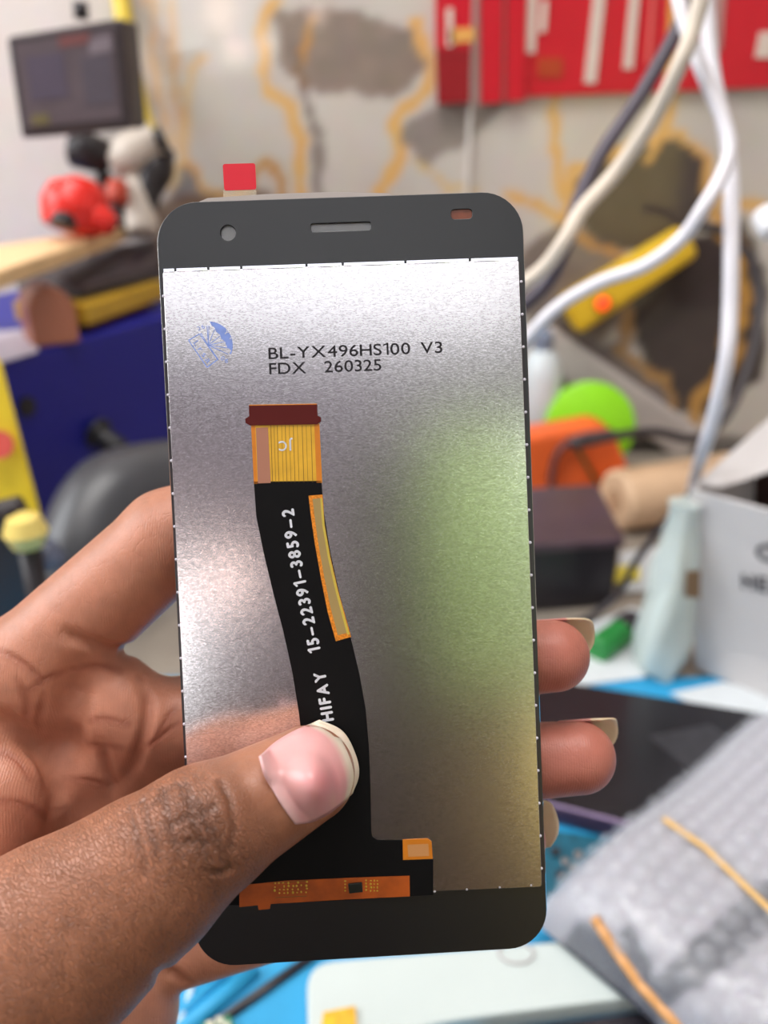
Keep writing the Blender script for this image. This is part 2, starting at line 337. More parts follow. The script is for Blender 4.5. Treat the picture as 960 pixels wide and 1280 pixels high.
B3 = np.stack([RGT, -UP, FWD], 1)
ax = B3@SR[:, 0]; ay = -(B3@SR[:, 1]); az = -(B3@SR[:, 2]); wl = c2w(SCN)
scr.matrix_world = Matrix(((ax[0], ay[0], az[0], wl[0]), (ax[1], ay[1], az[1], wl[1]), (ax[2], ay[2], az[2], wl[2]), (0, 0, 0, 1)))
mm = .001
def rrect(cx, cy, w, h, r, n=10):
    o = []
    for sx, sy, a0 in ((1, 1, 0), (-1, 1, 90), (-1, -1, 180), (1, -1, 270)):
        for k in range(n+1):
            a = math.radians(a0+90*k/n); o.append((cx+sx*(w/2-r)+r*math.cos(a), cy+sy*(h/2-r)+r*math.sin(a)))
    return o
def circ(c, r, n=28): return [(c[0]+r*math.cos(2*math.pi*k/n), c[1]+r*math.sin(2*math.pi*k/n)) for k in range(n)]
def scaled(pts, k=.001): return [(x*k, y*k) for x, y in pts]
m_ink = mat('black_ink', (11, 12, 17), .32, var=.05, scale=300, spec=.78)
m_glass = mat('cover_glass', (235, 238, 240), .03, trans=1.0, var=0)
m_film = mat('milky_film', (176, 166, 162), .5, var=.03)
cam_c = L(285, 291); sl = [L(388, 285), L(464, 282)]; sn_c = L(577, 267.5)
slot = rrect(*((np.array(sl[0])+sl[1])/2), np.hypot(*(np.array(sl[1])-sl[0])), 1.75, .5, 4); sens = rrect(sn_c[0], sn_c[1], 4.3, 2.0, .8, 4)
outer = rrect(0, 0, SW, SH, 7.6)
ext('black_border', [scaled(outer), scaled(circ(cam_c, 1.55)), scaled(slot), scaled(sens)], -.5*mm, 0, m_ink, scr, .08*mm)
ext('cover_glass', [scaled(rrect(0, 0, SW+.35, SH+.35, 7.75))], -1.15*mm, -.52*mm, m_glass, scr, .1*mm)['label'] = 'clear glass edge around the black border'
# protective film on the far side, its edge and red pull tab above the top edge
tl = [L(x, y) for x, y in ((232, 256), (258, 245), (330, 240), (420, 237), (488, 239), (500, 252))]
b0 = [(-30, 20), (24, 20), (24, 40)]
ext('protective_film', [scaled(tl+[(SW/2-20, SH/2-1), (SW/2-8, SH/2-3), (SW/2-2, SH/2-9), (SW/2-2, -SH/2+8), (-SW/2+2, -SH/2+8), (-SW/2+2, SH/2-8)])], -1.32*mm, -1.22*mm, m_film, scr)['label'] = 'milky protective film on the front glass'
m_clear = mat('clear_tab_film', (240, 225, 200), .15, alpha=.22, var=0)
ext('tab_film', [LL([(278, 250), (278, 234), (319, 233), (320, 249)])], -1.30*mm, -1.24*mm, m_clear, scr)
red = [L(277, 202), L(318, 201), L(319.5, 234), L(279, 235.5)]
def soft(poly, r, n=5):
    o = []; m_ = len(poly)
    for i in range(m_):
        p0, p1, p2 = (np.array(poly[(i+k) % m_], float) for k in (-1, 0, 1))
        a = p1+(p0-p1)/np.linalg.norm(p0-p1)*r; b = p1+(p2-p1)/np.linalg.norm(p2-p1)*r
        for t in np.linspace(0, 1, n): o.append(tuple((1-t)**2*a+2*t*(1-t)*p1+t*t*b))
    return o
ext('pull_tab', [scaled(soft(red, .5))], -1.36*mm, -1.20*mm, mat('red_tab', (214, 14, 42), .45, var=.02), scr)['label'] = 'red pull tab above the top edge'
ext('light_sensor_window', [scaled(rrect(sn_c[0], sn_c[1], 4.1, 1.8, .7, 4))], -.45*mm, -.3*mm, mat('brown_window', (120, 62, 40), .3, var=.2, scale=400), scr)['label'] = 'brown oblong sensor window'
# silver back plate
m_metal = bpy.data.materials.new('brushed_silver'); m_metal.use_nodes = True
def metal_nodes(m):
    nt = m.node_tree; p = nt.nodes['Principled BSDF']; p.inputs['Metallic'].default_value = 1
    tc = nt.nodes.new('ShaderNodeTexCoord'); mp = nt.nodes.new('ShaderNodeMapping'); mp.inputs['Scale'].default_value = (1.0, 2.2, 1)
    n1 = nt.nodes.new('ShaderNodeTexNoise'); n1.inputs['Scale'].default_value = 2100; n1.inputs['Detail'].default_value = 2
    nt.links.new(tc.outputs['Object'], mp.inputs[0]); nt.links.new(mp.outputs[0], n1.inputs['Vector'])
    r = nt.nodes.new('ShaderNodeValToRGB'); r.color_ramp.elements[0].position = .32; r.color_ramp.elements[1].position = .70
    r.color_ramp.elements[0].color = (.56, .535, .54, 1); r.color_ramp.elements[1].color = (.90, .87, .885, 1)
    nt.links.new(n1.outputs['Fac'], r.inputs[0]); nt.links.new(r.outputs[0], p.inputs['Base Color'])
    p.inputs['Roughness'].default_value = .18
    b = nt.nodes.new('ShaderNodeBump'); b.inputs['Strength'].default_value = .09; b.inputs['Distance'].default_value = .00005
    nt.links.new(n1.outputs['Fac'], b.inputs['Height']); nt.links.new(b.outputs[0], p.inputs['Normal'])
metal_nodes(m_metal)
pl = [L(205, 341), L(647, 326), L(676, 1106), L(243, 1124)]
ext('back_plate', [scaled(soft(pl, .4, 3))], .02*mm, .7*mm, m_metal, scr, .05*mm)['label'] = 'silver metal back plate'
m_lip = mat('bright_lip', (238, 238, 246), .2, 1, var=.02)
def strip(name, a, b, w, z0, z1, m, par=scr):
    a, b = np.array(L(*a)), np.array(L(*b)); t = (b-a)/np.linalg.norm(b-a); n = np.array([-t[1], t[0]])*w/2
    return ext(name, [scaled([a-n, b-n, b+n, a+n])], z0*mm, z1*mm, m, par)
for x0, x1 in ((206, 219), (222, 260), (263, 301), (304, 382), (385, 427), (430, 505), (508, 585), (588, 646)):
    f_ = lambda x: 339.5-(x-205)*.0339
    strip('plate_lip', (x0, f_(x0)), (x1, f_(x1)), .55, .0, .95, m_lip)
for a, b in (((203.5, 345), (241, 1118)), ((649.5, 330), (678, 1102))):   # dark channel beside the plate, up to the rim
    strip('side_rail', a, b, .5, .0, .55, mat('dark_rail', (44, 38, 42), .3, var=.1))
dome = bmesh.new(); bmesh.ops.create_uvsphere(dome, u_segments=8, v_segments=5, radius=.31*mm)
for v in dome.verts: v.co.z *= .7
dm = bpy.data.meshes.new('edge_clip'); dome.to_mesh(dm); dome.free(); dm.materials.append(mat('white_clip', (200, 196, 208), .3, var=0))
dots = [(650+.0345*(y-330), y) for y in np.arange(353, 1100, 40.6)]+[(204.0+.0485*(y-345), y) for y in np.arange(371, 950, 41.)]+[(543, 1112), (583, 1109.5), (624, 1107), (663, 1104.5)]
for q in dots:
    o = link('edge_clip', dm, None, scr, False); p = L(*q); o.location = (p[0]*mm, p[1]*mm, .55*mm)
# flex cable with its connector
zf = .72
m_flex = mat('black_flex', (11, 10, 12), .6, var=.1, scale=200, spec=.14)
left = [(318, 602), (321, 645), (330, 690), (342, 740), (355, 790), (366, 840), (374, 890), (380, 940), (383, 990), (386, 1010)]
right = [(402, 601), (405, 640), (413, 690), (424, 740), (437, 790), (449, 840), (457, 885), (461, 930), (463, 980), (464, 1036), (465, 1043), (471, 1048), (503, 1048)]
flex = ext('flex_cable', [LL(left+[(300, 1050), (262, 1090), (262, 1128), (303, 1129), (420, 1123), (541, 1116), (541, 1072), (505, 1072)]+right[::-1])], zf*mm, (zf+.12)*mm, m_flex, scr)
flex['label'] = 'black printed flex cable'
m_gold = mat('gold_polyimide', (216, 166, 42), .35, var=.12, scale=250); m_amber = mat('amber_polyimide', (206, 122, 26), .35, var=.1, scale=300)
m_maroon = mat('maroon_stiffener', (84, 20, 18), .5, var=.08, spec=.2); m_olive = mat('olive_gold', (158, 134, 82), .45, var=.06)
z1 = zf+.1
cn = ext('cable_connector', [LL([(312, 507.5), (396.5, 506), (397, 520), (401, 522), (401.5, 527), (396.5, 530.5), (313, 532), (308, 529), (307.5, 524), (312.5, 521)])], zf*mm, (zf+.32)*mm, m_maroon, scr, .03*mm)
cn['label'] = 'maroon connector bar at the cable end'
strip('edge_line', (312.5, 507), (396.5, 505.6), .16, zf, zf+.34, mat('amber_edge', (226, 140, 40), .4), cn)
gp = ext('gold_panel', [LL([(314.5, 531.5), (399.5, 529.5), (403, 603.5), (318, 605)])], zf*mm, (z1)*mm, m_gold, scr)
ext('side_strip', [LL([(314.6, 531.5), (319.5, 531.4), (322.5, 604.8), (318, 604.9)])], z1*mm, (z1+.02)*mm, m_amber, gp)
ext('side_strip', [LL([(393, 530), (399.5, 529.8), (402.8, 603.3), (396, 603.6)])], z1*mm, (z1+.02)*mm, m_amber, gp)
ext('copper_block', [LL([(320.5, 535), (335.5, 534.6), (339, 603.6), (323, 604.2)])], z1*mm, (z1+.03)*mm, mat('copper_brown', (166, 112, 90), .45), gp)
m_tr = mat('dark_trace', (112, 78, 18), .5)
tx = [339, 343, 347, 352.5, 357, 362, 367, 372, 378, 383, 389]
for i, x in enumerate(tx): strip('trace', (x, 532), (x+2.2, 603), (.10, .07)[i % 2], z1, z1+.02, m_tr, gp)
m_white = mat('white_print', (238, 240, 248), .5, var=.02)
text_on('printed_text', 'JC', LL([(366, 551.5), (349, 552)]), 1.9*mm, (z1)*mm, .06*mm, m_white, gp, .25, .00005)
# amber window strip on the cable's right edge
aw = ext('amber_strip', [LL([(386, 619.5), (403.5, 618), (406, 655), (413, 695), (423, 738), (439, 795), (420, 800.5), (410, 765), (402, 725), (394, 680), (389, 645)])], (zf+.12)*mm, (zf+.16)*mm, mat('amber_mesh', (214, 128, 20), .45, var=.35, scale=2600), scr)
ext('olive_window', [LL([(391, 623.5), (401.5, 622.5), (404, 656), (411, 697), (421, 740), (434, 790), (422.5, 793), (413, 757), (405, 718), (398, 678), (393.5, 645)])], (zf+.16)*mm, (zf+.18)*mm, m_olive, aw)
ext('yellow_edge', [LL([(400.5, 622.5), (403, 622), (406, 656), (413, 697), (423, 740), (437, 792), (434, 792), (420, 740), (410.2, 697), (403.2, 656)])], (zf+.18)*mm, (zf+.2)*mm, mat('yellow_edge', (198, 176, 66), .4), aw)
gt = ext('amber_pad', [LL([(503, 1047.5), (534, 1046), (539, 1049.5), (540.5, 1071), (503.5, 1072.5)])], zf*mm, (zf+.14)*mm, m_amber, scr)
ext('pad_window', [LL([(509, 1053.5), (535, 1052.5), (536, 1067.5), (510, 1068.5)])], (zf+.14)*mm, (zf+.16)*mm, mat('pink_gold', (196, 138, 84), .4), gt)
# lower amber circuit strip with its chip
ls = ext('circuit_strip', [LL([(300, 1104), (360, 1098), (440, 1094.5), (511.5, 1092), (512, 1117.5), (430, 1121.5), (339, 1127), (338, 1133), (324, 1134.5), (323, 1128.5), (300, 1131)])], (zf+.12)*mm, (zf+.2)*mm, mat('rust_polyimide', (170, 78, 18), .4, var=.25, scale=260), scr)
zt = zf+.2
ch = box('chip', (*[c*mm for c in L(444.5, 1106)], (zt+.25)*mm), (2.7*mm, 1.9*mm, .5*mm), mat('chip_black', (22, 24, 20), .35), ls, .0001, (0, 0, .05))
m_sol = mat('solder_gold', (206, 182, 70), .3, .7, var=.2, scale=500)
sd = bmesh.new(); bmesh.ops.create_uvsphere(sd, u_segments=6, v_segments=4, radius=.2*mm); sm_ = bpy.data.meshes.new('solder_pad'); sd.to_mesh(sm_); sd.free(); sm_.materials.append(m_sol)
pads = [(431.5, 1098.5+k*4) for k in range(4)]+[(457.5, 1097.5+k*4) for k in range(4)]+[(463+4.2*i+random.random(), 1098+k*4.2) for i in range(3) for k in range(4)]
pads += [(343+5.6*i+2*random.random(), 1101+k*4.1-.25*i+random.random()) for i in range(8) for k in range(4) if random.random() > .2]
for q in pads:
    o = link('solder_pad', sm_, None, ls); p = L(*q); o.location = (p[0]*mm, p[1]*mm, (zt+.02)*mm); o.scale = (.8+.5*random.random(), .7+.8*random.random(), .4)
strip('trace_bar', (342, 1101), (384, 1098), .12, zt, zt+.05, m_tr, ls); strip('trace_bar', (345, 1119), (384, 1117), .12, zt, zt+.05, m_tr, ls)
# lettering
m_pr = mat('grey_print', (46, 42, 48), .6, var=.1, scale=900)
text_on('printed_text', 'BL-YX496HS100 V3', LL([(336.5, 449.5), (552.5, 441.5)]), 2.25*mm, .7*mm, .03*mm, m_pr, scr, .10, .00003)
text_on('printed_text', 'FDX  260325', LL([(337.5, 468.5), (476.5, 463.5)]), 2.25*mm, .7*mm, .03*mm, m_pr, scr, .10, .00003)
text_on('printed_text', 'HIFAY  15\u201322391\u20133859\u20132', LL([(417, 898), (411, 862), (402, 818), (391, 765), (380, 715), (371, 668), (367, 636)]), 2.3*mm, (zf+.12)*mm, .06*mm, m_white, flex, .26, .00012)
# blue inspection stamp: a shell fan, a name box, small figures
m_st = mat('blue_stamp', (128, 152, 222), .6, var=.15, scale=500)
def Z(zx, zy): return (225+zx*90/960., 390+zy*80/853.)         # positions read off an enlarged view of the stamp
cen = (390, 450)
arc = []
a0, a1 = math.radians(-94), math.radians(22)
for k in range(19):
    a = a0+(a1-a0)*k/18; arc.append((cen[0]+315*math.cos(a)*(1.02 if k > 6 else 1), cen[1]+315*math.sin(a)))
st = ext('inspection_stamp', [LL([Z(*p) for p in [(430, 190)]+arc[1:]+[(665, 565), (690, 520), (640, 480), (620, 440), (610, 400), (560, 370), (540, 310), (490, 270), (465, 210)]])], .7*mm, .725*mm, m_st, scr)
st['label'] = 'blue shell-shaped ink stamp'
def line(a, b, w=.13): return strip('stamp_line', Z(*a), Z(*b), w, .7, .73, m_st, st)
for a in ((370, 190), (395, 190), (470, 240), (540, 330), (610, 400), (670, 490), (650, 570), (520, 640), (290, 290)): line((385, 450), a)
for a, b in (((270, 300), (510, 640)), ((510, 640), (370, 745)), ((370, 745), (125, 385)), ((125, 385), (270, 300))): line(a, b, .18)
text_on('printed_text', 'Lrsa', LL([Z(185, 425), Z(375, 690)]), 1.15*mm, .7*mm, .03*mm, m_st, st, .3)
text_on('printed_text', '26', LL([Z(255, 260), Z(345, 220)]), .8*mm, .7*mm, .03*mm, m_st, st, .2)
text_on('printed_text', '06', LL([Z(545, 640), Z(635, 690)]), .9*mm, .7*mm, .03*mm, m_st, st, .2)
text_on('printed_text', 'YF', LL([Z(580, 270), Z(700, 400)]), .95*mm, .715*mm, .03*mm, mat('stamp_gap', (206, 206, 222), .5), st, .35)

# ------------------------------------------------------------------ the hand: one continuous skin grown from a distance field
def P(px, py, z): return np.array([(px-480)/F*z, (py-640)/F*z, z])
PR = []      # (a, b, ra, rb, blend)
def cap(a, b, ra, rb, k=5.): PR.append((P(*a), P(*b), ra, rb, k))
WR = (-300, 1345, 190)
# palm
cap((20, 850, 188.5), (-230, 1240, 190), 12.5, 14.5); cap((120, 945, 197), (-235, 1280, 194), 12, 15); cap((130, 1060, 200), (-235, 1320, 196), 12, 15); cap((140, 1190, 198), (-230, 1380, 193), 11, 15)
cap((45, 862, 190), (150, 885, 190.5), 10, 9.5, 4); cap((118, 850, 190.5), (176, 902, 190.5), 9.5, 9.2, 4)
cap((60, 1010, 199), (150, 1000, 199), 11, 10, 5); cap((150, 985, 199), (205, 940, 196), 10, 9, 4)
cap((116, 1262, 194), (-200, 1420, 190), 19.5, 17, 6)                                # heel of the hand below the little finger
cap((-170, 1310, 172), (2, 992, 181.5), 16, 11.5, 6)                                 # ball of the thumb
cap((-235, 1300, 190), (-420, 1440, 188), 21, 19, 10); cap((-235, 1360, 188), (-430, 1500, 184), 19, 19, 8)
cap((-400, 1460, 186), (-820, 1830, 168), 20.5, 27, 10); cap((-400, 1500, 182), (-800, 1930, 160), 18, 24, 8)
N_PALM = len(PR)
# fingers behind the screen
cap((20, 848, 188), (212, 674, 186), 12.0, 10.9, 5); cap((212, 674, 186), (372, 604, 181), 10.9, 9.0, 2); cap((372, 604, 181), (465, 568, 177), 8.8, 7.8, 1.5)
cap((118, 935, 196), (400, 852, 193), 11.2, 9.4, 4); cap((400, 852, 193), (590, 826, 181), 9.5, 8.5, 2); cap((590, 826, 181), (692, 820, 177.3), 8.6, 7.5, 1.5)
cap((130, 1055, 200), (400, 985, 196), 11.0, 9.3, 4); cap((400, 985, 196), (600, 955, 183), 9.3, 8.4, 2); cap((600, 955, 183), (724, 947, 178.5), 8.5, 7.6, 1.5)
cap((150, 1200, 197), (390, 1136, 198), 10.2, 8.6, 3); cap((390, 1136, 198), (545, 1070, 187), 8.4, 7.3, 2); cap((545, 1070, 187), (643, 1050, 182), 7.2, 6.7, 1.5)
N_FING = len(PR)
# thumb in front of the screen
cap((-150, 1335, 163), (40, 1198, 147.5), 20, 16.6, 7); cap((40, 1198, 147.5), (252, 1042, 148.5), 16.6, 11.4, 7); cap((252, 1042, 148.5), (384, 968, 155.2), 11.2, 8.8, 3)
cap((100, 1160, 147.5), (180, 1102, 148), 15.2, 13.2, 5)
cap((225, 1045, 146), (262, 1030, 146.5), 9.6, 9.4, 2)                              # the knuckle stands up a little
SI = SR.T
def smin(a, b, k): h = np.clip(.5+.5*(b-a)/k, 0, 1); return b+(a-b)*h-k*h*(1-h)
def seg_d(p, a, b, ra, rb):
    u = b-a; t = np.clip(((p-a)@u)/(u@u), 0, 1); q = p-a-t[..., None]*u
    return np.sqrt((q*q).sum(-1))-(ra+(rb-ra)*t)
CUTS = []    # (polyline points, radius, blend): furrows
def cut_d(p, pts):
    d = None
    for a, b in zip(pts[:-1], pts[1:]):
        e = seg_d(p, a, b, 0, 0); d = e if d is None else np.minimum(d, e)
    return d
def slab_d(p):
    q = (p-SCN)@SR; w = q[..., 2]; c = -(.0)
    x = np.abs(q[..., 0])-(SW/2+.3); y = np.abs(q[..., 1])-(SH/2+.3); z = np.abs(w-.25)-1.15
    return np.maximum(np.maximum(x, y), z)
def flat_nail(p):      # the thumb's back is flattened where the nail lies
    return 0
def sdf(p, cuts=True):
    d = np.full(p.shape[:-1], 50.)
    for a, b, ra, rb, k in PR[:N_FING]: d = smin(d, seg_d(p, a, b, ra, rb), k)
    t = np.full(p.shape[:-1], 50.)
    for a, b, ra, rb, k in PR[N_FING:]: t = smin(t, seg_d(p, a, b, ra, rb), k)
    far = (p[..., 0]+62)/14.   # thumb and palm flow together only near the wrist
    kk = 1.2+8*np.clip(-far, 0, 1); d = smin(d, t, kk)
    if cuts:
        for pts, r, k in CUTS:
            e = r+k+1; m = ((p > pts.min(0)-e) & (p < pts.max(0)+e)).all(-1)
            if m.any(): d[m] = -smin(-d[m], cut_d(p[m], pts)-r, k)
    return np.maximum(d, -slab_d(p))
def surf(px, py, z0=120., z1=230.):
    """where the sight line through a picture point first meets the skin"""
    px = np.atleast_1d(np.asarray(px, float)); py = np.atleast_1d(np.asarray(py, float))
    dr = np.stack([(px-480)/F, (py-640)/F, np.ones_like(px)], -1); z = np.full(px.shape, z0)
    for _ in range(90): z = np.minimum(z+np.clip(sdf(dr*z[:, None]), -2, 8)*.8, z1)
    return dr*z[:, None]
def furrow(pts, r, k, lift=0., end=1.):
    p = spline(pts, 4); s = surf(p[:, 0], p[:, 1]); s[:, 2] -= lift+sstep(.45, 1., np.abs(np.linspace(-1, 1, len(s))))*(r+.6*k)*end; CUTS_NEW.append((s, r, k))
CUTS_NEW = []
furrow([(-30, 885), (0, 900), (34, 921), (60, 955), (76, 990), (82, 1008)], 1.8, 2.6)
furrow([(108, 838), (92, 880), (85, 920), (88, 975)], 1.8, 5)
furrow([(126, 930), (136, 965), (147, 998)], .9, 1.8); furrow([(183, 845), (186, 880), (182, 912), (170, 950), (147, 996)], .9, 1.9)
furrow([(70, 785), (92, 797), (117, 806), (146, 813), (186, 806)], .9, 2.6); furrow([(226, 902), (200, 922), (176, 942)], .1, .8)
furrow([(208, 1212), (222, 1222), (237, 1234)], .8, 2.0); furrow([(0, 812), (30, 830), (52, 850)], .05, 1.0)
furrow([(58, 870), (48, 905), (56, 940)], .2, 1.6)
furrow([(22, 850), (34, 880), (33, 912)], .1, 1.4); furrow([(45, 925), (100, 930), (150, 935)], .02, .7); furrow([(75, 975), (110, 975), (142, 985)], .02, .7)
N_KN = [0]
N_KN[0] = len(CUTS_NEW)
# wrinkles over the thumb knuckle
for w in ([(201, 985), (207, 1012), (213, 1038), (226, 1072)], [(247, 1000), (254, 1025), (268, 1045), (288, 1088)], [(193, 1003), (212, 985), (232, 982), (242, 1010)],
          [(213, 1032), (232, 1022), (252, 1016), (268, 1008)], [(226, 1055), (244, 1052), (262, 1058)], [(178, 1000), (186, 1035), (200, 1075)], [(228, 980), (236, 1005), (246, 1040), (262, 1075)],
          [(258, 1088), (275, 1092), (290, 1085)], [(276, 975), (287, 1000), (292, 1030), (290, 1060)], [(160, 1010), (172, 1050), (182, 1090)]):
    furrow(w, .34, 1.0, 0, .35)
N_KE = len(CUTS_NEW)
for w in ([(95, 838), (120, 832), (150, 838)], [(40, 860), (62, 846), (90, 838)], [(100, 905), (128, 898), (160, 905)], [(0, 940), (20, 950), (38, 972)], [(0, 1000), (30, 1005), (60, 1022)], [(190, 930), (205, 905), (218, 885)]): furrow(w, .03, .55)
CUTS = CUTS_NEW
def grow():
    h = .72; lo = np.array([-205., -26., 126.]); hi = np.array([58., 214., 222.])
    gx, gy, gz = (np.arange(lo[i], hi[i], h, dtype=np.float32) for i in range(3)); sh = (len(gx), len(gy), len(gz))
    def field(prs):
        D = np.full(sh, 50., np.float32)
        for a, b, ra, rb, k in prs:
            m = max(ra, rb)+k+4; i0 = [max(0, int((min(a[j], b[j])-m-lo[j])/h)) for j in range(3)]; i1 = [min(sh[j], int((max(a[j], b[j])+m-lo[j])/h)+2) for j in range(3)]
            if any(i1[j] <= i0[j] for j in range(3)): continue
            s = tuple(slice(i0[j], i1[j]) for j in range(3)); X = gx[s[0]][:, None, None]; Y = gy[s[1]][None, :, None]; Zz = gz[s[2]][None, None, :]
            u = (b-a).astype(np.float32); t = np.clip(((X-a[0])*u[0]+(Y-a[1])*u[1]+(Zz-a[2])*u[2])/np.float32(u@u), 0, 1)
            d = np.sqrt((X-a[0]-t*u[0])**2+(Y-a[1]-t*u[1])**2+(Zz-a[2]-t*u[2])**2)-(ra+(rb-ra)*t); D[s] = smin(D[s], d, k)
        return D
    A = field(PR[:N_FING]); T = field(PR[N_FING:]); kk = (1.2+8*np.clip(-(gx+62)/14, 0, 1))[:, None, None]; A = smin(A, T, kk.astype(np.float32)); del T
    
    for pl, r, k in CUTS:                                       # carve each furrow inside its own box only
        m = r+k+2; i0 = np.maximum(((pl.min(0)-m-lo)/h).astype(int), 0); i1 = np.minimum(((pl.max(0)+m-lo)/h).astype(int)+2, sh)
        if (i1 <= i0).any(): continue
        s = tuple(slice(a, b) for a, b in zip(i0, i1)); g = np.stack(np.meshgrid(*(np.arange(a, b)*h+l for a, b, l in zip(i0, i1, lo)), indexing='ij'), -1)
        A[s] = -smin(-A[s], (cut_d(g, pl)-r).astype(np.float32), np.float32(k))
    lo_s = np.array([SCN[i]-np.abs(SR[i])@np.array([36, 76, 3.]) for i in range(3)]); hi_s = 2*SCN-lo_s
    i0 = np.maximum(((lo_s-lo)/h).astype(int), 0); i1 = np.minimum(((hi_s-lo)/h).astype(int)+1, sh); s = tuple(slice(a, b) for a, b in zip(i0, i1))
    near = np.argwhere(np.abs(A[s]) < 4.)+i0
    A[tuple(near.T)] = np.maximum(A[tuple(near.T)], -slab_d(near*h+lo))
    S = A < 0; c = np.zeros((sh[0]-1, sh[1]-1, sh[2]-1), np.int8)
    off = [(i, j, k) for i in (0, 1) for j in (0, 1) for k in (0, 1)]
    for i, j, k in off: c += S[i:sh[0]-1+i, j:sh[1]-1+j, k:sh[2]-1+k]
    act = np.argwhere((c > 0) & (c < 8)); idx = np.full(c.shape, -1, np.int32); idx[tuple(act.T)] = np.arange(len(act))
    v8 = {o: A[tuple((act+np.array(o)).T)] for o in off}; s = np.zeros((len(act), 3)); n = np.zeros(len(act))
    for o in off:
        for ax in range(3):
            if o[ax]: continue
            q = list(o); q[ax] = 1; q = tuple(q); a, b = v8[o], v8[q]; m = (a < 0) != (b < 0); t = np.where(m, a/np.where(m, a-b, 1), 0)
            pos = np.array(o, float)[None].repeat(len(act), 0); pos[:, ax] += t; s[m] += pos[m]; n[m] += 1
    V = (act+s/n[:, None])*h+lo; Q = []
    for ax in range(3):
        sl0 = [slice(1, -1)]*3; sl0[ax] = slice(0, -1); b0 = [slice(1, -1)]*3; b0[ax] = slice(1, None)
        E0 = S[tuple(sl0)]; E1 = S[tuple(b0)]; e = np.argwhere(E0 != E1); inside = E0[tuple(e.T)]
        base = e+1; base[:, ax] -= 1; u, w = (ax+1) % 3, (ax+2) % 3
        def cell(du, dw): g = base.copy(); g[:, u] -= du; g[:, w] -= dw; return idx[tuple(g.T)]
        q = np.c_[cell(1, 1), cell(0, 1), cell(0, 0), cell(1, 0)]; q[~inside] = q[~inside][:, ::-1]; Q.append(q)
    Q = np.vstack(Q); Q = Q[(Q >= 0).all(1)]
    def normals(V, Q):
        n = np.cross(V[Q[:, 2]]-V[Q[:, 0]], V[Q[:, 3]]-V[Q[:, 1]]); N = np.stack([np.bincount(Q.ravel(), np.repeat(n[:, i], 4), len(V)) for i in range(3)], 1)
        return N/np.maximum(np.linalg.norm(N, axis=1), 1e-9)[:, None]
    def onto(V, N):
        px = 480+F*V[:, 0]/V[:, 2]; py = 640+F*V[:, 1]/V[:, 2]; m = (px > -60) & (py < 1340); V[m] -= np.clip(sdf(V[m]), -.35, .35)[:, None]*N[m]; return V
    def split(V, Q):                                             # each quad into four
        e = np.sort(np.stack([Q, np.roll(Q, -1, 1)], -1).reshape(-1, 2), 1); key, inv = np.unique(e[:, 0].astype(np.int64)*len(V)+e[:, 1], return_inverse=True)
        E = np.c_[key//len(V), key % len(V)]; inv = inv.reshape(-1, 4); nv, ne = len(V), len(E); W = np.vstack([V, V[E].mean(1), V[Q].mean(1)])
        fc = nv+ne+np.arange(len(Q)); m = nv+inv
        return W, np.vstack([np.c_[Q[:, i], m[:, i], fc, m[:, i-1]] for i in range(4)])
    def relax(V, Q, w):
        S = np.stack([np.bincount(Q.ravel(), np.repeat(V[Q].mean(1)[:, i], 4), len(V)) for i in range(3)], 1)/np.bincount(Q.ravel(), minlength=len(V))[:, None]
        return V*(1-w)+S*w
    V = onto(V, normals(V, Q)); V, Q = split(V, Q); V = relax(V, Q, .6); V = onto(V, normals(V, Q)); V = relax(V, Q, .5); N = normals(V, Q)
    return V, Q, N
HV, HQ, HN = grow()
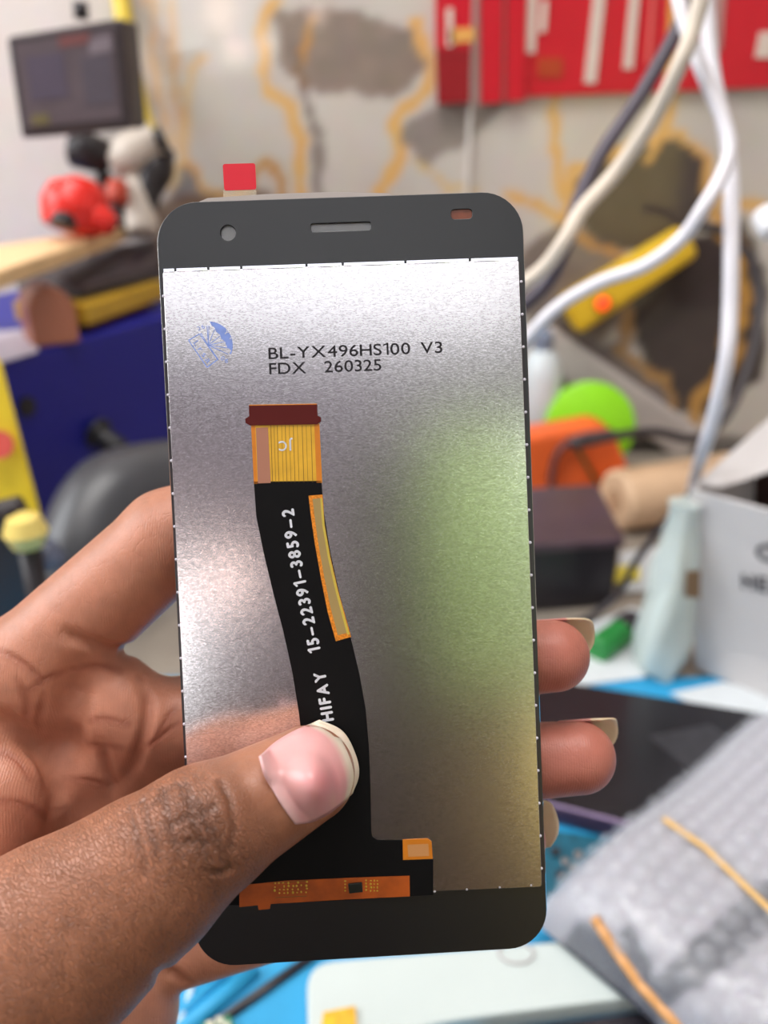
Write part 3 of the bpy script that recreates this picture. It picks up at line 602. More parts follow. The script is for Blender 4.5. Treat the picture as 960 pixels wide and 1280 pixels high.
def tone(V, N):
    """skin colour: pale pink palm and pads, brown back; darker over the knuckle; R,G,B of a second set masks the fine relief"""
    px = 480+F*V[:, 0]/V[:, 2]; py = 640+F*V[:, 1]/V[:, 2]
    t = np.full(len(V), 50.); d = np.full(len(V), 50.)
    for a, b, ra, rb, k in PR[N_FING:]: t = np.minimum(t, seg_d(V, a, b, ra, rb))
    for a, b, ra, rb, k in PR[:N_FING]: d = np.minimum(d, seg_d(V, a, b, ra, rb))
    thumb = sstep(2.5, -2.5, t-d)
    palm = lin((180, 121, 97)); back = lin((148, 96, 70)); tipc = lin((178, 108, 92))
    nz = N[:, 2]; dors_f = sstep(.15, .75, nz)*(1-thumb)                            # away from the camera = back of the fingers
    dors_t = thumb*sstep(.55, -.1, nz)                                             # the thumb shows its back
    top = (1-thumb)*sstep(.35, .8, -N[:, 1]*.75-N[:, 0]*.65)*sstep(280, 180, px)*.75          # back edge of the index finger
    w = np.clip(np.maximum(np.maximum(dors_f, dors_t), top), 0, 1)[:, None]
    n1 = vnoise(px, py, .045, 31)+.5*vnoise(px, py, .11, 32)+.3*vnoise(px, py, .27, 34)
    col = palm*(.90+.13*n1)[:, None]*(1-w)+back*(.84+.2*n1)[:, None]*w
    tip = (sstep(640, 690, px)*sstep(740, 760, py))[:, None]*(1-w); col = col*(1-tip)+tipc*tip
    ax = np.array([252-40., 1042-1196.]); ax /= np.linalg.norm(ax); s = (px-252)*ax[0]+(py-1042)*ax[1]; q = -(px-252)*ax[1]+(py-1042)*ax[0]
    kn = np.exp(-(((s+4)/52)**2+((q+2)/62)**2))*thumb; col = col*(1-.42*kn)[:, None]
    def close(p, r):
        o = np.zeros(len(V)); m = ((V > p.min(0)-r) & (V < p.max(0)+r)).all(1); o[m] = np.clip(1-cut_d(V[m], p)/r, 0, 1); return o
    cut = np.clip(sum(close(p, 1.0) for p, r, k in CUTS[N_KN[0]:N_KE]), 0, 1)*thumb; col = col*(1-.5*cut)[:, None]  # knuckle wrinkles get shade painted into the colour
    cp = np.clip(sum(close(p, 1.5) for p, r, k in CUTS[:N_KN[0]]+CUTS[N_KE:]), 0, 1)*(1-thumb); col = col*(1-cp[:, None]*np.array([.30, .42, .44]))  # palm creases get painted shade too
    nf = np.exp(-((s-70)/16)**2)*thumb; col = col*(1-.12*nf)[:, None]                 # skin fold behind the nail
    msk = np.stack([kn, thumb*sstep(.5, -.1, nz)*sstep(95, 20, s), (1-w[:, 0])*(1-thumb)], 1)
    tu = np.stack([s*.14, q*.14, V[:, 2]], 1)                                         # millimetres along and across the thumb
    return np.clip(col, 0, 1), msk, tu
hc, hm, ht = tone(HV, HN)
def to_mesh(name, V, Q, cols=()):
    W = c2w(V); me = bpy.data.meshes.new(name); me.vertices.add(len(W)); me.vertices.foreach_set('co', W.ravel()); me.loops.add(Q.size); me.loops.foreach_set('vertex_index', Q.ravel().astype(np.int32))
    me.polygons.add(len(Q)); me.polygons.foreach_set('loop_start', np.arange(0, Q.size, 4, dtype=np.int32)); me.update(calc_edges=True); me.validate()
    for n, c in cols:
        a = me.attributes.new(n, 'FLOAT_VECTOR', 'POINT'); a.data.foreach_set('vector', np.ascontiguousarray(c, np.float32).ravel())
    return me
hme = to_mesh('hand', HV, HQ, (('tone', hc), ('mask', hm), ('thumb_mm', ht)))
def skin_mat():
    m = bpy.data.materials.new('skin'); m.use_nodes = True; nt = m.node_tree; p = nt.nodes['Principled BSDF']; N_ = nt.nodes.new; Lk = nt.links.new
    def attr(n): a = N_('ShaderNodeAttribute'); a.attribute_name = n; return a
    def math_(op, a, b): 
        q = N_('ShaderNodeMath'); q.operation = op
        for i, s in enumerate((a, b)):
            if hasattr(s, 'is_output'): Lk(s, q.inputs[i])
            else: q.inputs[i].default_value = s
        return q.outputs[0]
    tc = N_('ShaderNodeTexCoord'); tn = attr('tone'); mk = attr('mask'); tm = attr('thumb_mm')
    sp = N_('ShaderNodeSeparateXYZ'); Lk(mk.outputs['Vector'], sp.inputs[0])
    mp = N_('ShaderNodeMapping'); mp.inputs['Scale'].default_value = (.62, .30, .3); Lk(tm.outputs['Vector'], mp.inputs[0])
    wn = N_('ShaderNodeTexNoise'); wn.inputs['Scale'].default_value = .5; Lk(tm.outputs['Vector'], wn.inputs['Vector'])
    va = N_('ShaderNodeVectorMath'); va.operation = 'ADD'; Lk(mp.outputs[0], va.inputs[0]); Lk(wn.outputs['Color'], va.inputs[1])
    def voro(vec, scale, feat='DISTANCE_TO_EDGE'):
        v = N_('ShaderNodeTexVoronoi'); v.feature = feat; v.inputs['Scale'].default_value = scale; Lk(vec, v.inputs['Vector']); return v.outputs['Distance']
    big = math_('MINIMUM', voro(va.outputs[0], 1.0), .16); fine = math_('MINIMUM', voro(va.outputs[0], 2.6), .12)
    micro = math_('MINIMUM', voro(tc.outputs['Object'], 900), .1)
    wv = N_('ShaderNodeTexWave'); wv.inputs['Scale'].default_value = 620; wv.inputs['Distortion'].default_value = 5; wv.inputs['Detail'].default_value = 1; wv.inputs['Detail Scale'].default_value = .25; Lk(tc.outputs['Object'], wv.inputs['Vector'])
    wm = N_('ShaderNodeMapping'); wm.inputs['Scale'].default_value = (190, 150, 190); Lk(tc.outputs['Object'], wm.inputs[0]); wx = N_('ShaderNodeTexNoise'); wx.inputs['Scale'].default_value = 150; Lk(tc.outputs['Object'], wx.inputs['Vector'])
    wv2 = N_('ShaderNodeVectorMath'); wv2.operation = 'ADD'; Lk(wm.outputs[0], wv2.inputs[0]); Lk(wx.outputs['Color'], wv2.inputs[1])
    h = math_('ADD', math_('MULTIPLY', math_('MULTIPLY', big, 2.2), sp.outputs[0]), math_('MULTIPLY', math_('MULTIPLY', fine, 2.1), sp.outputs[1]))
    h = math_('ADD', h, math_('MULTIPLY', micro, .45)); h = math_('ADD', h, math_('MULTIPLY', math_('MULTIPLY', wv.outputs['Fac'], .06), sp.outputs[2]))
    b = N_('ShaderNodeBump'); b.inputs['Strength'].default_value = .75; b.inputs['Distance'].default_value = .0006; Lk(h, b.inputs['Height']); Lk(b.outputs[0], p.inputs['Normal'])
    # shade painted into the fine furrows
    lines = math_('MINIMUM', voro(wv2.outputs[0], 1.0), .05); h = math_('ADD', h, math_('MULTIPLY', math_('MULTIPLY', math_('MULTIPLY', lines, 2.4), wx.outputs['Fac']), sp.outputs[2])); Lk(h, b.inputs['Height'])
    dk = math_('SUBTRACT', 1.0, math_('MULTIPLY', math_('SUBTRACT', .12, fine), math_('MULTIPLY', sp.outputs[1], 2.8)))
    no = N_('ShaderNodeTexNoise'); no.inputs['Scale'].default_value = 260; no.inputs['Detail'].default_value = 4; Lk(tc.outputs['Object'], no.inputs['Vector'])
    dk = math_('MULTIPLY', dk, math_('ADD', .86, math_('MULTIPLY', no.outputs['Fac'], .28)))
    vm = N_('ShaderNodeVectorMath'); vm.operation = 'SCALE'; Lk(tn.outputs['Vector'], vm.inputs[0]); Lk(dk, vm.inputs['Scale']); Lk(vm.outputs[0], p.inputs['Base Color'])
    p.inputs['Roughness'].default_value = .42; p.inputs['Specular IOR Level'].default_value = .42
    p.inputs['Subsurface Weight'].default_value = .12; p.inputs['Subsurface Radius'].default_value = (1, .35, .2); p.inputs['Subsurface Scale'].default_value = .0022
    return m
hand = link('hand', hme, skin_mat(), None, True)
tag(hand, "person's brown hand gripping the phone screen, thumb across its back, fingers behind", 'hand')
# nails
def nail_mat():
    m = bpy.data.materials.new('nail'); m.use_nodes = True; nt = m.node_tree; p = nt.nodes['Principled BSDF']; a = nt.nodes.new('ShaderNodeAttribute'); a.attribute_name = 'tone'
    no = nt.nodes.new('ShaderNodeTexNoise'); no.inputs['Scale'].default_value = 300; mx = nt.nodes.new('ShaderNodeMix'); mx.data_type = 'RGBA'; mx.blend_type = 'MULTIPLY'; mx.inputs[0].default_value = .12
    nt.links.new(a.outputs['Vector'], mx.inputs[6]); nt.links.new(no.outputs['Color'], mx.inputs[7]); nt.links.new(mx.outputs[2], p.inputs['Base Color'])
    p.inputs['Roughness'].default_value = .36; p.inputs['Subsurface Weight'].default_value = .1; p.inputs['Subsurface Scale'].default_value = .001
    return m
m_nail = nail_mat()
def thumbnail():
    # outline in picture coordinates: root edge, upper side, free edge, lower side
    root = spline([(326, 944), (334, 972), (350, 1003), (369, 1031)], 6); free = spline([(399, 900), (428, 914), (444, 942), (449, 968), (441, 992)], 5)
    nu, nv = 30, 24; up = spline([(326, 944), (343, 928), (368, 913), (399, 900)], 8); low = spline([(369, 1031), (393, 1027), (418, 1013), (441, 992)], 8)
    def at(c, t): i = np.linspace(0, 1, len(c)); return np.array([np.interp(t, i, c[:, k]) for k in (0, 1)])
    G = np.zeros((nu, nv, 2)); 
    for i in range(nu):
        for j in range(nv):
            u, v = i/(nu-1), j/(nv-1)
            G[i, j] = (1-u)*at(root, v)+u*at(free, v)+(1-v)*at(up, u)+v*at(low, u)-((1-u)*(1-v)*root[0]+u*(1-v)*free[0]+(1-u)*v*root[-1]+u*v*free[-1])
    g = G.reshape(-1, 2); s = surf(g[:, 0], g[:, 1]); uu = np.repeat(np.linspace(0, 1, nu), nv); vv = np.tile(np.linspace(0, 1, nv), nu)
    # a smooth plate: quadratic fit of the depth, kept above the skin
    A = np.c_[np.ones(len(g)), (g-390)/100, ((g-390)/100)**2, ((g[:, :1]-390)*(g[:, 1:]-390))/1e4, ((g[:, 0]-390)/100)**3]
    ok = s[:, 2] < 200; co = np.linalg.lstsq(A[ok], s[ok, 2], rcond=None)[0]; z = A@co
    z = np.minimum(z, 162.5); z = np.where(ok, np.minimum(z, s[:, 2]), z)-.3-.25*np.sin(np.pi*vv)
    V = np.stack([(g[:, 0]-480)/F*z, (g[:, 1]-640)/F*z, z], 1)
    I = (np.arange(nu-1)[:, None]*nv+np.arange(nv-1)[None]).ravel(); Q = np.c_[I, I+1, I+nv+1, I+nv]
    fe = sstep(.84, .90, uu+.05*np.abs(vv-.45)); pink = lin((214, 156, 154)); pale = lin((222, 206, 186)); lun = lin((218, 184, 184)); red_ = lin((200, 116, 122))
    c = pink[None].repeat(len(g), 0); lw = (sstep(.2, .02, uu)*.6)[:, None]; c = c*(1-lw)+lun*lw; rw = (np.exp(-((uu-.62)/.2)**2-((vv-.66)/.2)**2)*.75)[:, None]; c = c*(1-rw)+red_*rw; c = c*(1-fe[:, None])+pale*fe[:, None]
    me = to_mesh('fingernail', V, Q, (('tone', c),)); o = link('fingernail', me, m_nail, hand, True); so = o.modifiers.new('t', 'SOLIDIFY'); so.thickness = .00045; so.offset = -1
    o['label'] = 'pink thumbnail with a pale free edge'
thumbnail()
def fingernail(a, b, r, ndir, over, back, half, lab):
    a, b = P(*a), P(*b); t = (b-a)/np.linalg.norm(b-a); n = np.array(ndir, float); n -= t*(n@t); n /= np.linalg.norm(n); s = np.cross(t, n); V = []; C = []; nu, nv = 16, 13
    for i in range(nu):
        u = i/(nu-1)
        for j in range(nv):
            v = j/(nv-1)*2-1; an = v*math.radians(half); ln = -back+(back+over)*u-max(0, u-.55)/.45*3.2*abs(v)**3
            q = b+t*(r+ln)+(n*math.cos(an)+s*math.sin(an))*(r*.97+.12-.5*max(0, u-.5)**1.5)
            V.append(q); C.append(lin((222, 150, 140)) if u < .6 else lin((232, 208, 174)))
    I = (np.arange(nu-1)[:, None]*nv+np.arange(nv-1)[None]).ravel(); Q = np.c_[I, I+1, I+nv+1, I+nv]
    o = link('fingernail', to_mesh('fingernail', np.array(V), Q, (('tone', np.array(C)),)), m_nail, hand, True); so = o.modifiers.new('t', 'SOLIDIFY'); so.thickness = .0004; so.offset = 1; o['label'] = lab
fingernail((590, 826, 181), (692, 820, 177.3), 7.5, (.1, -.52, .85), 1.5, 11, 48, 'pale nail of the middle finger peeking past its tip')
fingernail((600, 955, 183), (724, 947, 178.5), 7.6, (.1, -.62, .78), 1.3, 11, 48, 'pale nail of the ring finger peeking past its tip')
fingernail((545, 1070, 187), (643, 1050, 182), 6.7, (.1, -.25, .97), 2.6, 10, 60, 'pale nail of the little finger peeking past the screen edge')
fingernail((372, 604, 181), (465, 568, 177), 7.8, (.0, -.3, .95), 1.2, 11, 50, 'nail of the index finger behind the screen')

# ------------------------------------------------------------------ things on the bench and the wall behind
class T:
    """a thing whose parts are given in room coordinates"""
    def __init__(s, name, label, cat, o, group=None): s.o = np.array(o, float); s.e = thing(name, label, cat, o, 0, group)
    def l(s, pts): return [tuple(np.asarray(p, float)-s.o) for p in pts]
    def hexa(s, name, bot, top, m, bev=0., par=None): return hexa(name, s.l(bot), s.l(top), m, par or s.e, bev)
    def tube(s, name, pts, r, m, par=None, **k): return tube(name, s.l(pts), r, m, par or s.e, **k)
    def lathe(s, name, prof, m, frm, to, par=None, **k): return lathe(name, prof, m, par or s.e, M=aim(np.array(frm)-s.o, np.array(to)-s.o), **k)
    def slab(s, name, pts, h, m, bev=0., par=None): return s.hexa(name, [np.array(p)-[0, 0, h] for p in pts], pts, m, bev, par)
def bz(pts, h): return [at_z(x, y, h) for x, y in pts]
m_blue = mat('blue_silicone', (38, 150, 200), .55, var=.05, scale=30); m_dark = mat('dark_plastic', (40, 36, 42), .35, var=.1); m_black = mat('black_rubber', (30, 30, 34), .5, var=.1)
m_paper = mat('white_paper', (206, 211, 214), .6, var=.03); m_white_p = mat('white_plastic', (232, 232, 236), .35, var=.02); m_steel = mat('steel', (180, 180, 182), .25, 1)
# blue mat
t = T('repair_mat', 'bright blue silicone repair mat with raised ridges on the bench', 'mat', (0, .25, BZ))
t.slab('mat_sheet', [(-.30, .125, BZ+.0035), (.42, .125, BZ+.0035), (.42, .462, BZ+.0035), (-.30, .462, BZ+.0035)], .0034, m_blue, .001)
for a, b, r, m in (((215, 1300), (318, 1212), .004, m_blue), ((190, 1300), (285, 1215), .003, m_blue), ((262, 1285), (420, 1175), .0022, m_dark)):
    t.tube('ridge' if m is m_blue else 'groove', [at_z(*a, .0045), at_z(*b, .0045)], r, m, n=2)
# white phone back, its flex, dark phone at its lower edge
w = bz([(383, 1203), (860, 1162), (890, 1234), (560, 1275), (385, 1315)], .016); t = T('phone_shell', 'white phone back lying on the blue mat below the held screen', 'phone part', np.mean(w, 0)*[1, 1, 0]+[0, 0, BZ+.0036])
wl2 = [np.array(p) for p in w]; sp2 = soft([(p[0], p[1]) for p in wl2], .012, 6)
t.slab('shell', [(x, y, BZ+.016) for x, y in sp2], .012, mat('milky_shell', (192, 202, 200), .3, var=.04, scale=15), .0015)
c = at_z(645, 1191, .0165); t.tube('ring_mark', [c+[.0075*math.cos(a), .005*math.sin(a), 0] for a in np.linspace(0, 2*math.pi, 25)], .0006, mat('ring_grey', (176, 172, 172), .4), n=1)
t.slab('flex_tab', bz([(404, 1265), (444, 1257), (447, 1310), (398, 1312)], .0178), .0014, m_gold); t.slab('flex_chip', bz([(404, 1274), (420, 1271), (420, 1290), (404, 1292)], .0184), .0006, mat('bright_gold', (228, 184, 40), .3))
q = bz([(600, 1292), (892, 1252), (900, 1330), (600, 1340)], .010); t = T('spare_screen', 'black screen glass lying below the white phone back', 'phone part', np.mean(q, 0)*[1, 1, 0]+[0, 0, BZ+.0036]); t.slab('glass', q, .006, m_dark, .001)
# little circuit board at the bottom left
c = at_z(272, 1284, .004); t = T('circuit_board', 'tiny green circuit board with white parts on the blue mat', 'electronics', c)
t.slab('board', bz([(252, 1278), (288, 1268), (300, 1300), (250, 1310)], .0065), .002, mat('green_board', (44, 120, 90), .4, var=.2, scale=200), .0003)
for x, y in ((262, 1279), (274, 1274), (283, 1281)): t.slab('component', bz([(x-5, y-3), (x+4, y-5), (x+6, y+4), (x-4, y+5)], .010), .003, mat('cream_part', (200, 200, 180), .4), .0004)
# clear plastic strip beside the hand
t = T('plastic_sleeve', 'clear plastic sleeve edge standing beside the palm over the mat', 'packaging', at_z(225, 1290, .004)); t.tube('edge', [at_z(241, 1228, .006), at_z(233, 1255, .006), at_z(215, 1300, .006)], .0012, mat('clear_plastic', (225, 240, 248), .15, alpha=.75, var=0))
q = bz([(640, 1030), (770, 1048), (735, 1090), (640, 1150)], .0065); t = T('circuit_board', 'dark teal circuit board peeking out between the phone and the bubble wrap', 'electronics', np.mean(q, 0)); t.slab('board', q, .0025, mat('teal_board', (18, 84, 104), .4, var=.3, scale=220), .0004)
for x, y, m in ((694, 1062, m_dark), (706, 1075, m_steel), (700, 1090, m_dark), (722, 1066, m_steel), (716, 1084, m_steel)): t.slab('component', bz([(x-5, y-3), (x+5, y-4), (x+6, y+4), (x-4, y+5)], .009), .0025, m, .0004)
# dark phone with a purple frame
pt = bz([(640, 840), (1010, 899), (1005, 1086), (640, 993)], .017); t = T('phone', 'dark phone with purple frame lying face up between bubble wrap and carton', 'phone', np.mean(pt, 0)*[1, 1, 0]+[0, 0, BZ+.0001])
sp2 = soft([(p[0], p[1]) for p in pt], .010, 6); t.slab('frame', [(x, y, BZ+.0165) for x, y in sp2], .0125, mat('purple_metal', (86, 70, 96), .3, .5, var=.08), .0025)
ce = np.mean(np.array(sp2), 0); t.slab('screen', [(*(ce+(np.array(p)-ce)*.965), BZ+.0172) for p in sp2], .0006, mat('screen_glass', (30, 28, 32), .22, var=.3, scale=18, spec=.35))
t.slab('reflection_patch', bz([(812, 920), (888, 905), (930, 940), (865, 965)], .0176), .0004, mat('dull_patch', (46, 45, 50), .45, var=.3, scale=120))  # grey patch paints a reflection in the dark screen
# ----- bubble-wrapped parcel
A0 = at_z(668, 1118, .034); A1 = at_z(958, 878, .034); A0[2] = A1[2] = BZ; eu = (A1-A0); lu = np.linalg.norm(eu); eu /= lu; ev = np.array([eu[1], -eu[0], 0.])
PL, PW, PH = .205, .118, .032
t = T('bubble_wrap_parcel', 'parcel of phones in clear bubble wrap with a tan rubber band', 'parcel', A0+eu*PL/2+ev*PW/2)
def psurf(u, v, lift=0.):
    fu = np.clip(1-np.abs(2*u-1)**7, 0, 1)**.5; fv = np.clip(1-np.abs(2*v-1)**5, 0, 1)**.55
    z = BZ+.0195+(PH+.003*np.sin(u*9)*np.sin(v*7+1))*np.minimum(fu, 1)*fv+lift
    return A0+eu*(u[..., None]*PL)+ev*(v[..., None]*PW)+np.array([0, 0, 1.])*(z-A0[2])[..., None]
U, V_ = np.meshgrid(np.linspace(0, 1, 130), np.linspace(0, 1, 84), indexing='ij')
def pgrid(name, S, m, cols=None):
    a, b = S.shape[:2]; I = (np.arange(a-1)[:, None]*b+np.arange(b-1)[None]).ravel(); Q = np.c_[I, I+b, I+b+1, I+1]
    o = mesh(name, S.reshape(-1, 3)-t.o, Q, m, t.e, True)
    if cols is not None: at_ = o.data.color_attributes.new('tone', 'FLOAT_COLOR', 'POINT'); at_.data.foreach_set('color', np.c_[cols.reshape(-1, 3), np.ones(a*b)].ravel())
    return o
def cpx(S): r = S-CAM; d = r@FWD; return 480+F*(r@RGT)/d, 640-F*(r@UP)/d
S = psurf(U, V_, -.001); sx, sy = cpx(S); sx = sx+10*(vnoise(sx, sy, .05, 41)-.5); sy = sy+10*(vnoise(sx, sy, .05, 42)-.5)
pc = np.zeros(S.shape); pc[:] = lin((160, 158, 166))
for poly, cc_ in (([(700, 1185), (730, 1150), (775, 1180), (800, 1240), (830, 1300), (715, 1300)], (40, 42, 56)), ([(768, 1162), (790, 1155), (822, 1215), (940, 1112), (1000, 1060), (1010, 1120), (905, 1215), (830, 1262), (800, 1230)], (36, 38, 50))):
    d = dpoly(sx, sy, poly+[poly[0]]); k = sstep(7, -7, np.where(inpoly(sx, sy, poly), -d, d))[..., None]*.9; pc = pc*(1-k)+lin(cc_)*k
m_wr = bpy.data.materials.new('wrapped_contents'); m_wr.use_nodes = True; nt = m_wr.node_tree; a_ = nt.nodes.new('ShaderNodeAttribute'); a_.attribute_name = 'tone'
n_ = nt.nodes.new('ShaderNodeTexNoise'); n_.inputs['Scale'].default_value = 90; mx = nt.nodes.new('ShaderNodeMix'); mx.data_type = 'RGBA'; mx.blend_type = 'MULTIPLY'; mx.inputs[0].default_value = .2
nt.links.new(a_.outputs['Color'], mx.inputs[6]); nt.links.new(n_.outputs['Color'], mx.inputs[7]); nt.links.new(mx.outputs[2], nt.nodes['Principled BSDF'].inputs['Base Color']); nt.nodes['Principled BSDF'].inputs['Roughness'].default_value = .4
pgrid('wrapped_contents', S, m_wr, pc)['label'] = 'white boxes and dark phones seen through the wrap'
m_bub = mat('bubble_film', (236, 240, 248), .07, alpha=.12, var=0, spec=.9)
pgrid('wrap_film', psurf(U, V_, .001)+np.array([0, 0, 1.])*(.0012*vnoise(U*40, V_*30, 1., 44))[..., None], m_bub)
bb = bmesh.new(); bmesh.ops.create_uvsphere(bb, u_segments=10, v_segments=8, radius=.0046)
bmesh.ops.delete(bb, geom=[v for v in bb.verts if v.co.z < -.0005], context='VERTS')
for v in bb.verts: v.co.z *= .62
bme = bpy.data.meshes.new('bubble'); bb.to_mesh(bme); bb.free(); bme.materials.append(m_bub); bme.polygons.foreach_set('use_smooth', [True]*len(bme.polygons))
nb = 0
for i in range(20):
    for j in range(13):
        u = (i+.5+.5*(j % 2))/20.6; v = (j+.5)/13
        if not (.02 < u < .98): continue
        p = psurf(np.array(u), np.array(v), .001); pu = psurf(np.array(u+.01), np.array(v), .001)-p; pv = psurf(np.array(u), np.array(v+.01), .001)-p
        n = np.cross(pv, pu); n = n/np.linalg.norm(n); n = n if n[2] > 0 else -n
        o = link('bubble', bme, None, t.e); o.location = tuple(p-t.o); o.rotation_mode = 'QUATERNION'; o.rotation_quaternion = Vector(tuple(n)).to_track_quat('Z', 'Y'); k = .9+.2*random.random(); o.scale = (k, k, .7+.5*random.random()); nb += 1
def band(name, label, pxs, r, m, cat='rubber band'):
    pts = []
    for a, b in zip(pxs[:-1], pxs[1:]):
        for f in np.linspace(0, 1, 6, endpoint=False): pts.append((a[0]+(b[0]-a[0])*f, a[1]+(b[1]-a[1])*f))
    pts.append(pxs[-1]); out = []
    for x, y in pts:
        best = None
        for h in np.linspace(.065, 0, 66):
            p = at_z(x, y, h); u = (p-A0)@eu/PL; v = (p-A0)@ev/PW
            if 0 < u < 1 and 0 < v < 1 and psurf(np.array(u), np.array(v))[2] >= p[2]: best = p+np.array([0, 0, .003]); break
        if best is not None: out.append(best)
    if len(out) > 2: return out
bp = band('', '', [(829, 1030), (880, 1066), (962, 1145), (1010, 1195)], 0, None)
tb = T('rubber_band', 'tan rubber band stretched across the bubble wrap parcel', 'rubber band', np.array(bp[0])); tb.tube('loop', bp, .0013, mat('tan_rubber', (214, 170, 98), .4), n=2)
bp = band('', '', [(742, 1150), (768, 1190), (800, 1235), (850, 1290)], 0, None)
if bp: t.tube('orange_strip', [np.array(p)-[0, 0, .0015] for p in bp], .0022, mat('orange_strip', (206, 150, 92), .4), n=2)
# ----- white carton at the right
c0 = at_z(869, 836, .004); c1 = at_z(990, 886, .004); ed = (c1-c0)/np.linalg.norm(c1-c0); c1 = c0+ed*.13; en = np.array([-ed[1], ed[0], 0]); en = en if en[1] > 0 else -en; c2, c3 = c1+en*.10, c0+en*.10
H_ = .132; lean = np.array([-.024, 0, H_]); lr = np.array([-.004, 0, H_-.004])
t = T('carton', 'white cardboard carton standing open at the right, dark lettering on its side', 'box', (c0+c2)/2)
m_card = mat('white_card', (206, 202, 202), .55, var=.03, scale=12); m_in = mat('inside_shade', (58, 34, 30), .7)  # the dark brown paints shade inside the open carton
tops = [c0+lean, c1+lr, c2+lr, c3+lean]; bots = [c0, c1, c2, c3]
ctr = np.mean(tops+bots, 0)
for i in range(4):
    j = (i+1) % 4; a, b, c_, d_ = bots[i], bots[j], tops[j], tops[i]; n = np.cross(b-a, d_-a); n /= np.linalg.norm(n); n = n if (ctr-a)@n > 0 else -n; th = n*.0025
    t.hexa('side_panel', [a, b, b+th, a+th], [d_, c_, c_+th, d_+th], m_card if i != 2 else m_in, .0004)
t.hexa('bottom_panel', [p+[0, 0, .0006] for p in bots], [p+[0, 0, .003] for p in bots], m_card)
ins = [ctr*[1, 1, 0]+(p-ctr)*[.9, .9, 1]+ctr*[0, 0, 1] for p in tops]; t.slab('shade_sheet', [p-[0, 0, .035]+(ctr-p)*[.12, .12, 0] for p in ins], .008, m_in)['label'] = 'dark sheet painting the shade inside the carton'
fl = [at_d(868, 607, .520), at_d(1012, 478, .60), at_d(1012, 572, .545), at_d(960, 590, .53), at_d(925, 602, .523), at_d(900, 609, .521)]
t.hexa('flap', fl, [p+FWD*.0015-UP*.0 for p in fl], m_card)
m_txt = mat('dark_lettering', (70, 66, 72), .6)
def decal(name, s, p0, p1, cap, off, m, tt):
    """flat lettering on a side panel: baseline p0->p1 in room coordinates"""
    d = (p1-p0)/np.linalg.norm(p1-p0); n = -en; o = text_on(name, s, [(0, 0), (float(np.linalg.norm(p1-p0)), 0)], cap, 0, 0, m, None, .22, cap*.03)
    up = np.cross(n, d); up = up if up[2] > 0 else -up; M = Matrix(((d[0], up[0], n[0], 0), (d[1], up[1], n[1], 0), (d[2], up[2], n[2], 0), (0, 0, 0, 1))); o.matrix_world = Matrix.Translation(tuple(p0+n*off-tt.o)) @ M; o.parent = tt.e; return o
def on_front(px, py):
    n = np.cross(c1-c0, lean); d = ray(px, py); return CAM+d*((c0-CAM)@n/(d@n))
for s, a, b, cap_ in (('C', (946, 700), (972, 703), .0115), ('HEA', (928, 735), (982, 744), .0105)): decal('lettering', s, on_front(*a), on_front(*b), cap_, .0006, m_txt, t)
# plastic bag with white stuff beside the carton
b0_ = at_z(822, 836, .004); t = T('plastic_bag', 'crumpled clear plastic bag of white granules leaning on the carton', 'bag', b0_)
m_bag = mat('cloudy_plastic', (224, 236, 232), .2, alpha=.62, var=.05)
pr = [(0, .0005), (.0165, .001), (.0195, .008), (.0195, .03), (.0185, .055), (.016, .08), (.0125, .10), (.009, .118), (.011, .124)]
o = lathe('bag_film', pr, m_bag, t.e, 24)
for v in o.data.vertices: k = .86+.14*math.sin(v.co.z*140+math.atan2(v.co.y, v.co.x)*3)+.08*math.sin(v.co.z*310-math.atan2(v.co.y, v.co.x)*5); v.co.x = v.co.x*k-.0*v.co.z; v.co.y *= k
lathe('white_filling', [(0, .002), (.011, .003), (.0115, .02), (.010, .05), (.006, .062), (0, .063)], mat('chalk_white', (232, 240, 236), .7), t.e, 20)
t.hexa('brown_label', [b0_+[.002, -.0195, .068], b0_+[.012, -.0185, .066], b0_+[.012, -.018, .066], b0_+[.002, -.019, .068]], [b0_+[.0, -.0195, .086], b0_+[.009, -.0185, .086], b0_+[.009, -.018, .086], b0_+[.0, -.019, .086]], mat('brown_print', (128, 100, 70), .5))
# green marker bottle
a, b = at_z(744, 814, .011), at_z(776, 791, .011); t = T('marker_bottle', 'small green bottle with a black cap lying on white paper', 'bottle', (a+b)/2-[0, 0, .011])
t.lathe('body', [(0, 0), (.008, 0), (.0098, .002), (.0098, float(np.linalg.norm(b-a)))], mat('green_plastic', (36, 132, 60), .35), a, b); e = b+(b-a)*.55
t.lathe('cap', [(.0098, 0), (.0104, .001), (.0104, .016), (.008, .018), (0, .018)], mat('black_cap', (40, 36, 44), .35), b, e)
# black tray-like box
f0, f1 = at_z(590, 772), at_z(765, 758); bk = np.array([.004, .10, 0]); t = T('storage_box', 'black plastic storage box with a reflection painted into its purple lid, in front of the orange pouch', 'box', (f0+f1)/2+bk/2)
q = [f0, f1, f1+bk, f0+bk]; t.hexa('body', q, [p+[0, 0, .052] for p in q], m_dark, .003)
t.slab('lid', [p+[0, 0, .0595] for p in [f0+[-.002, -.002, 0], f1+[.003, -.002, 0], f1+bk+[.002, .002, 0], f0+bk+[-.002, .002, 0]]], .0072, mat('reflection_lid', (82, 64, 74), .3, var=.12), .002)  # lid colour holds a painted reflection of the orange pouch
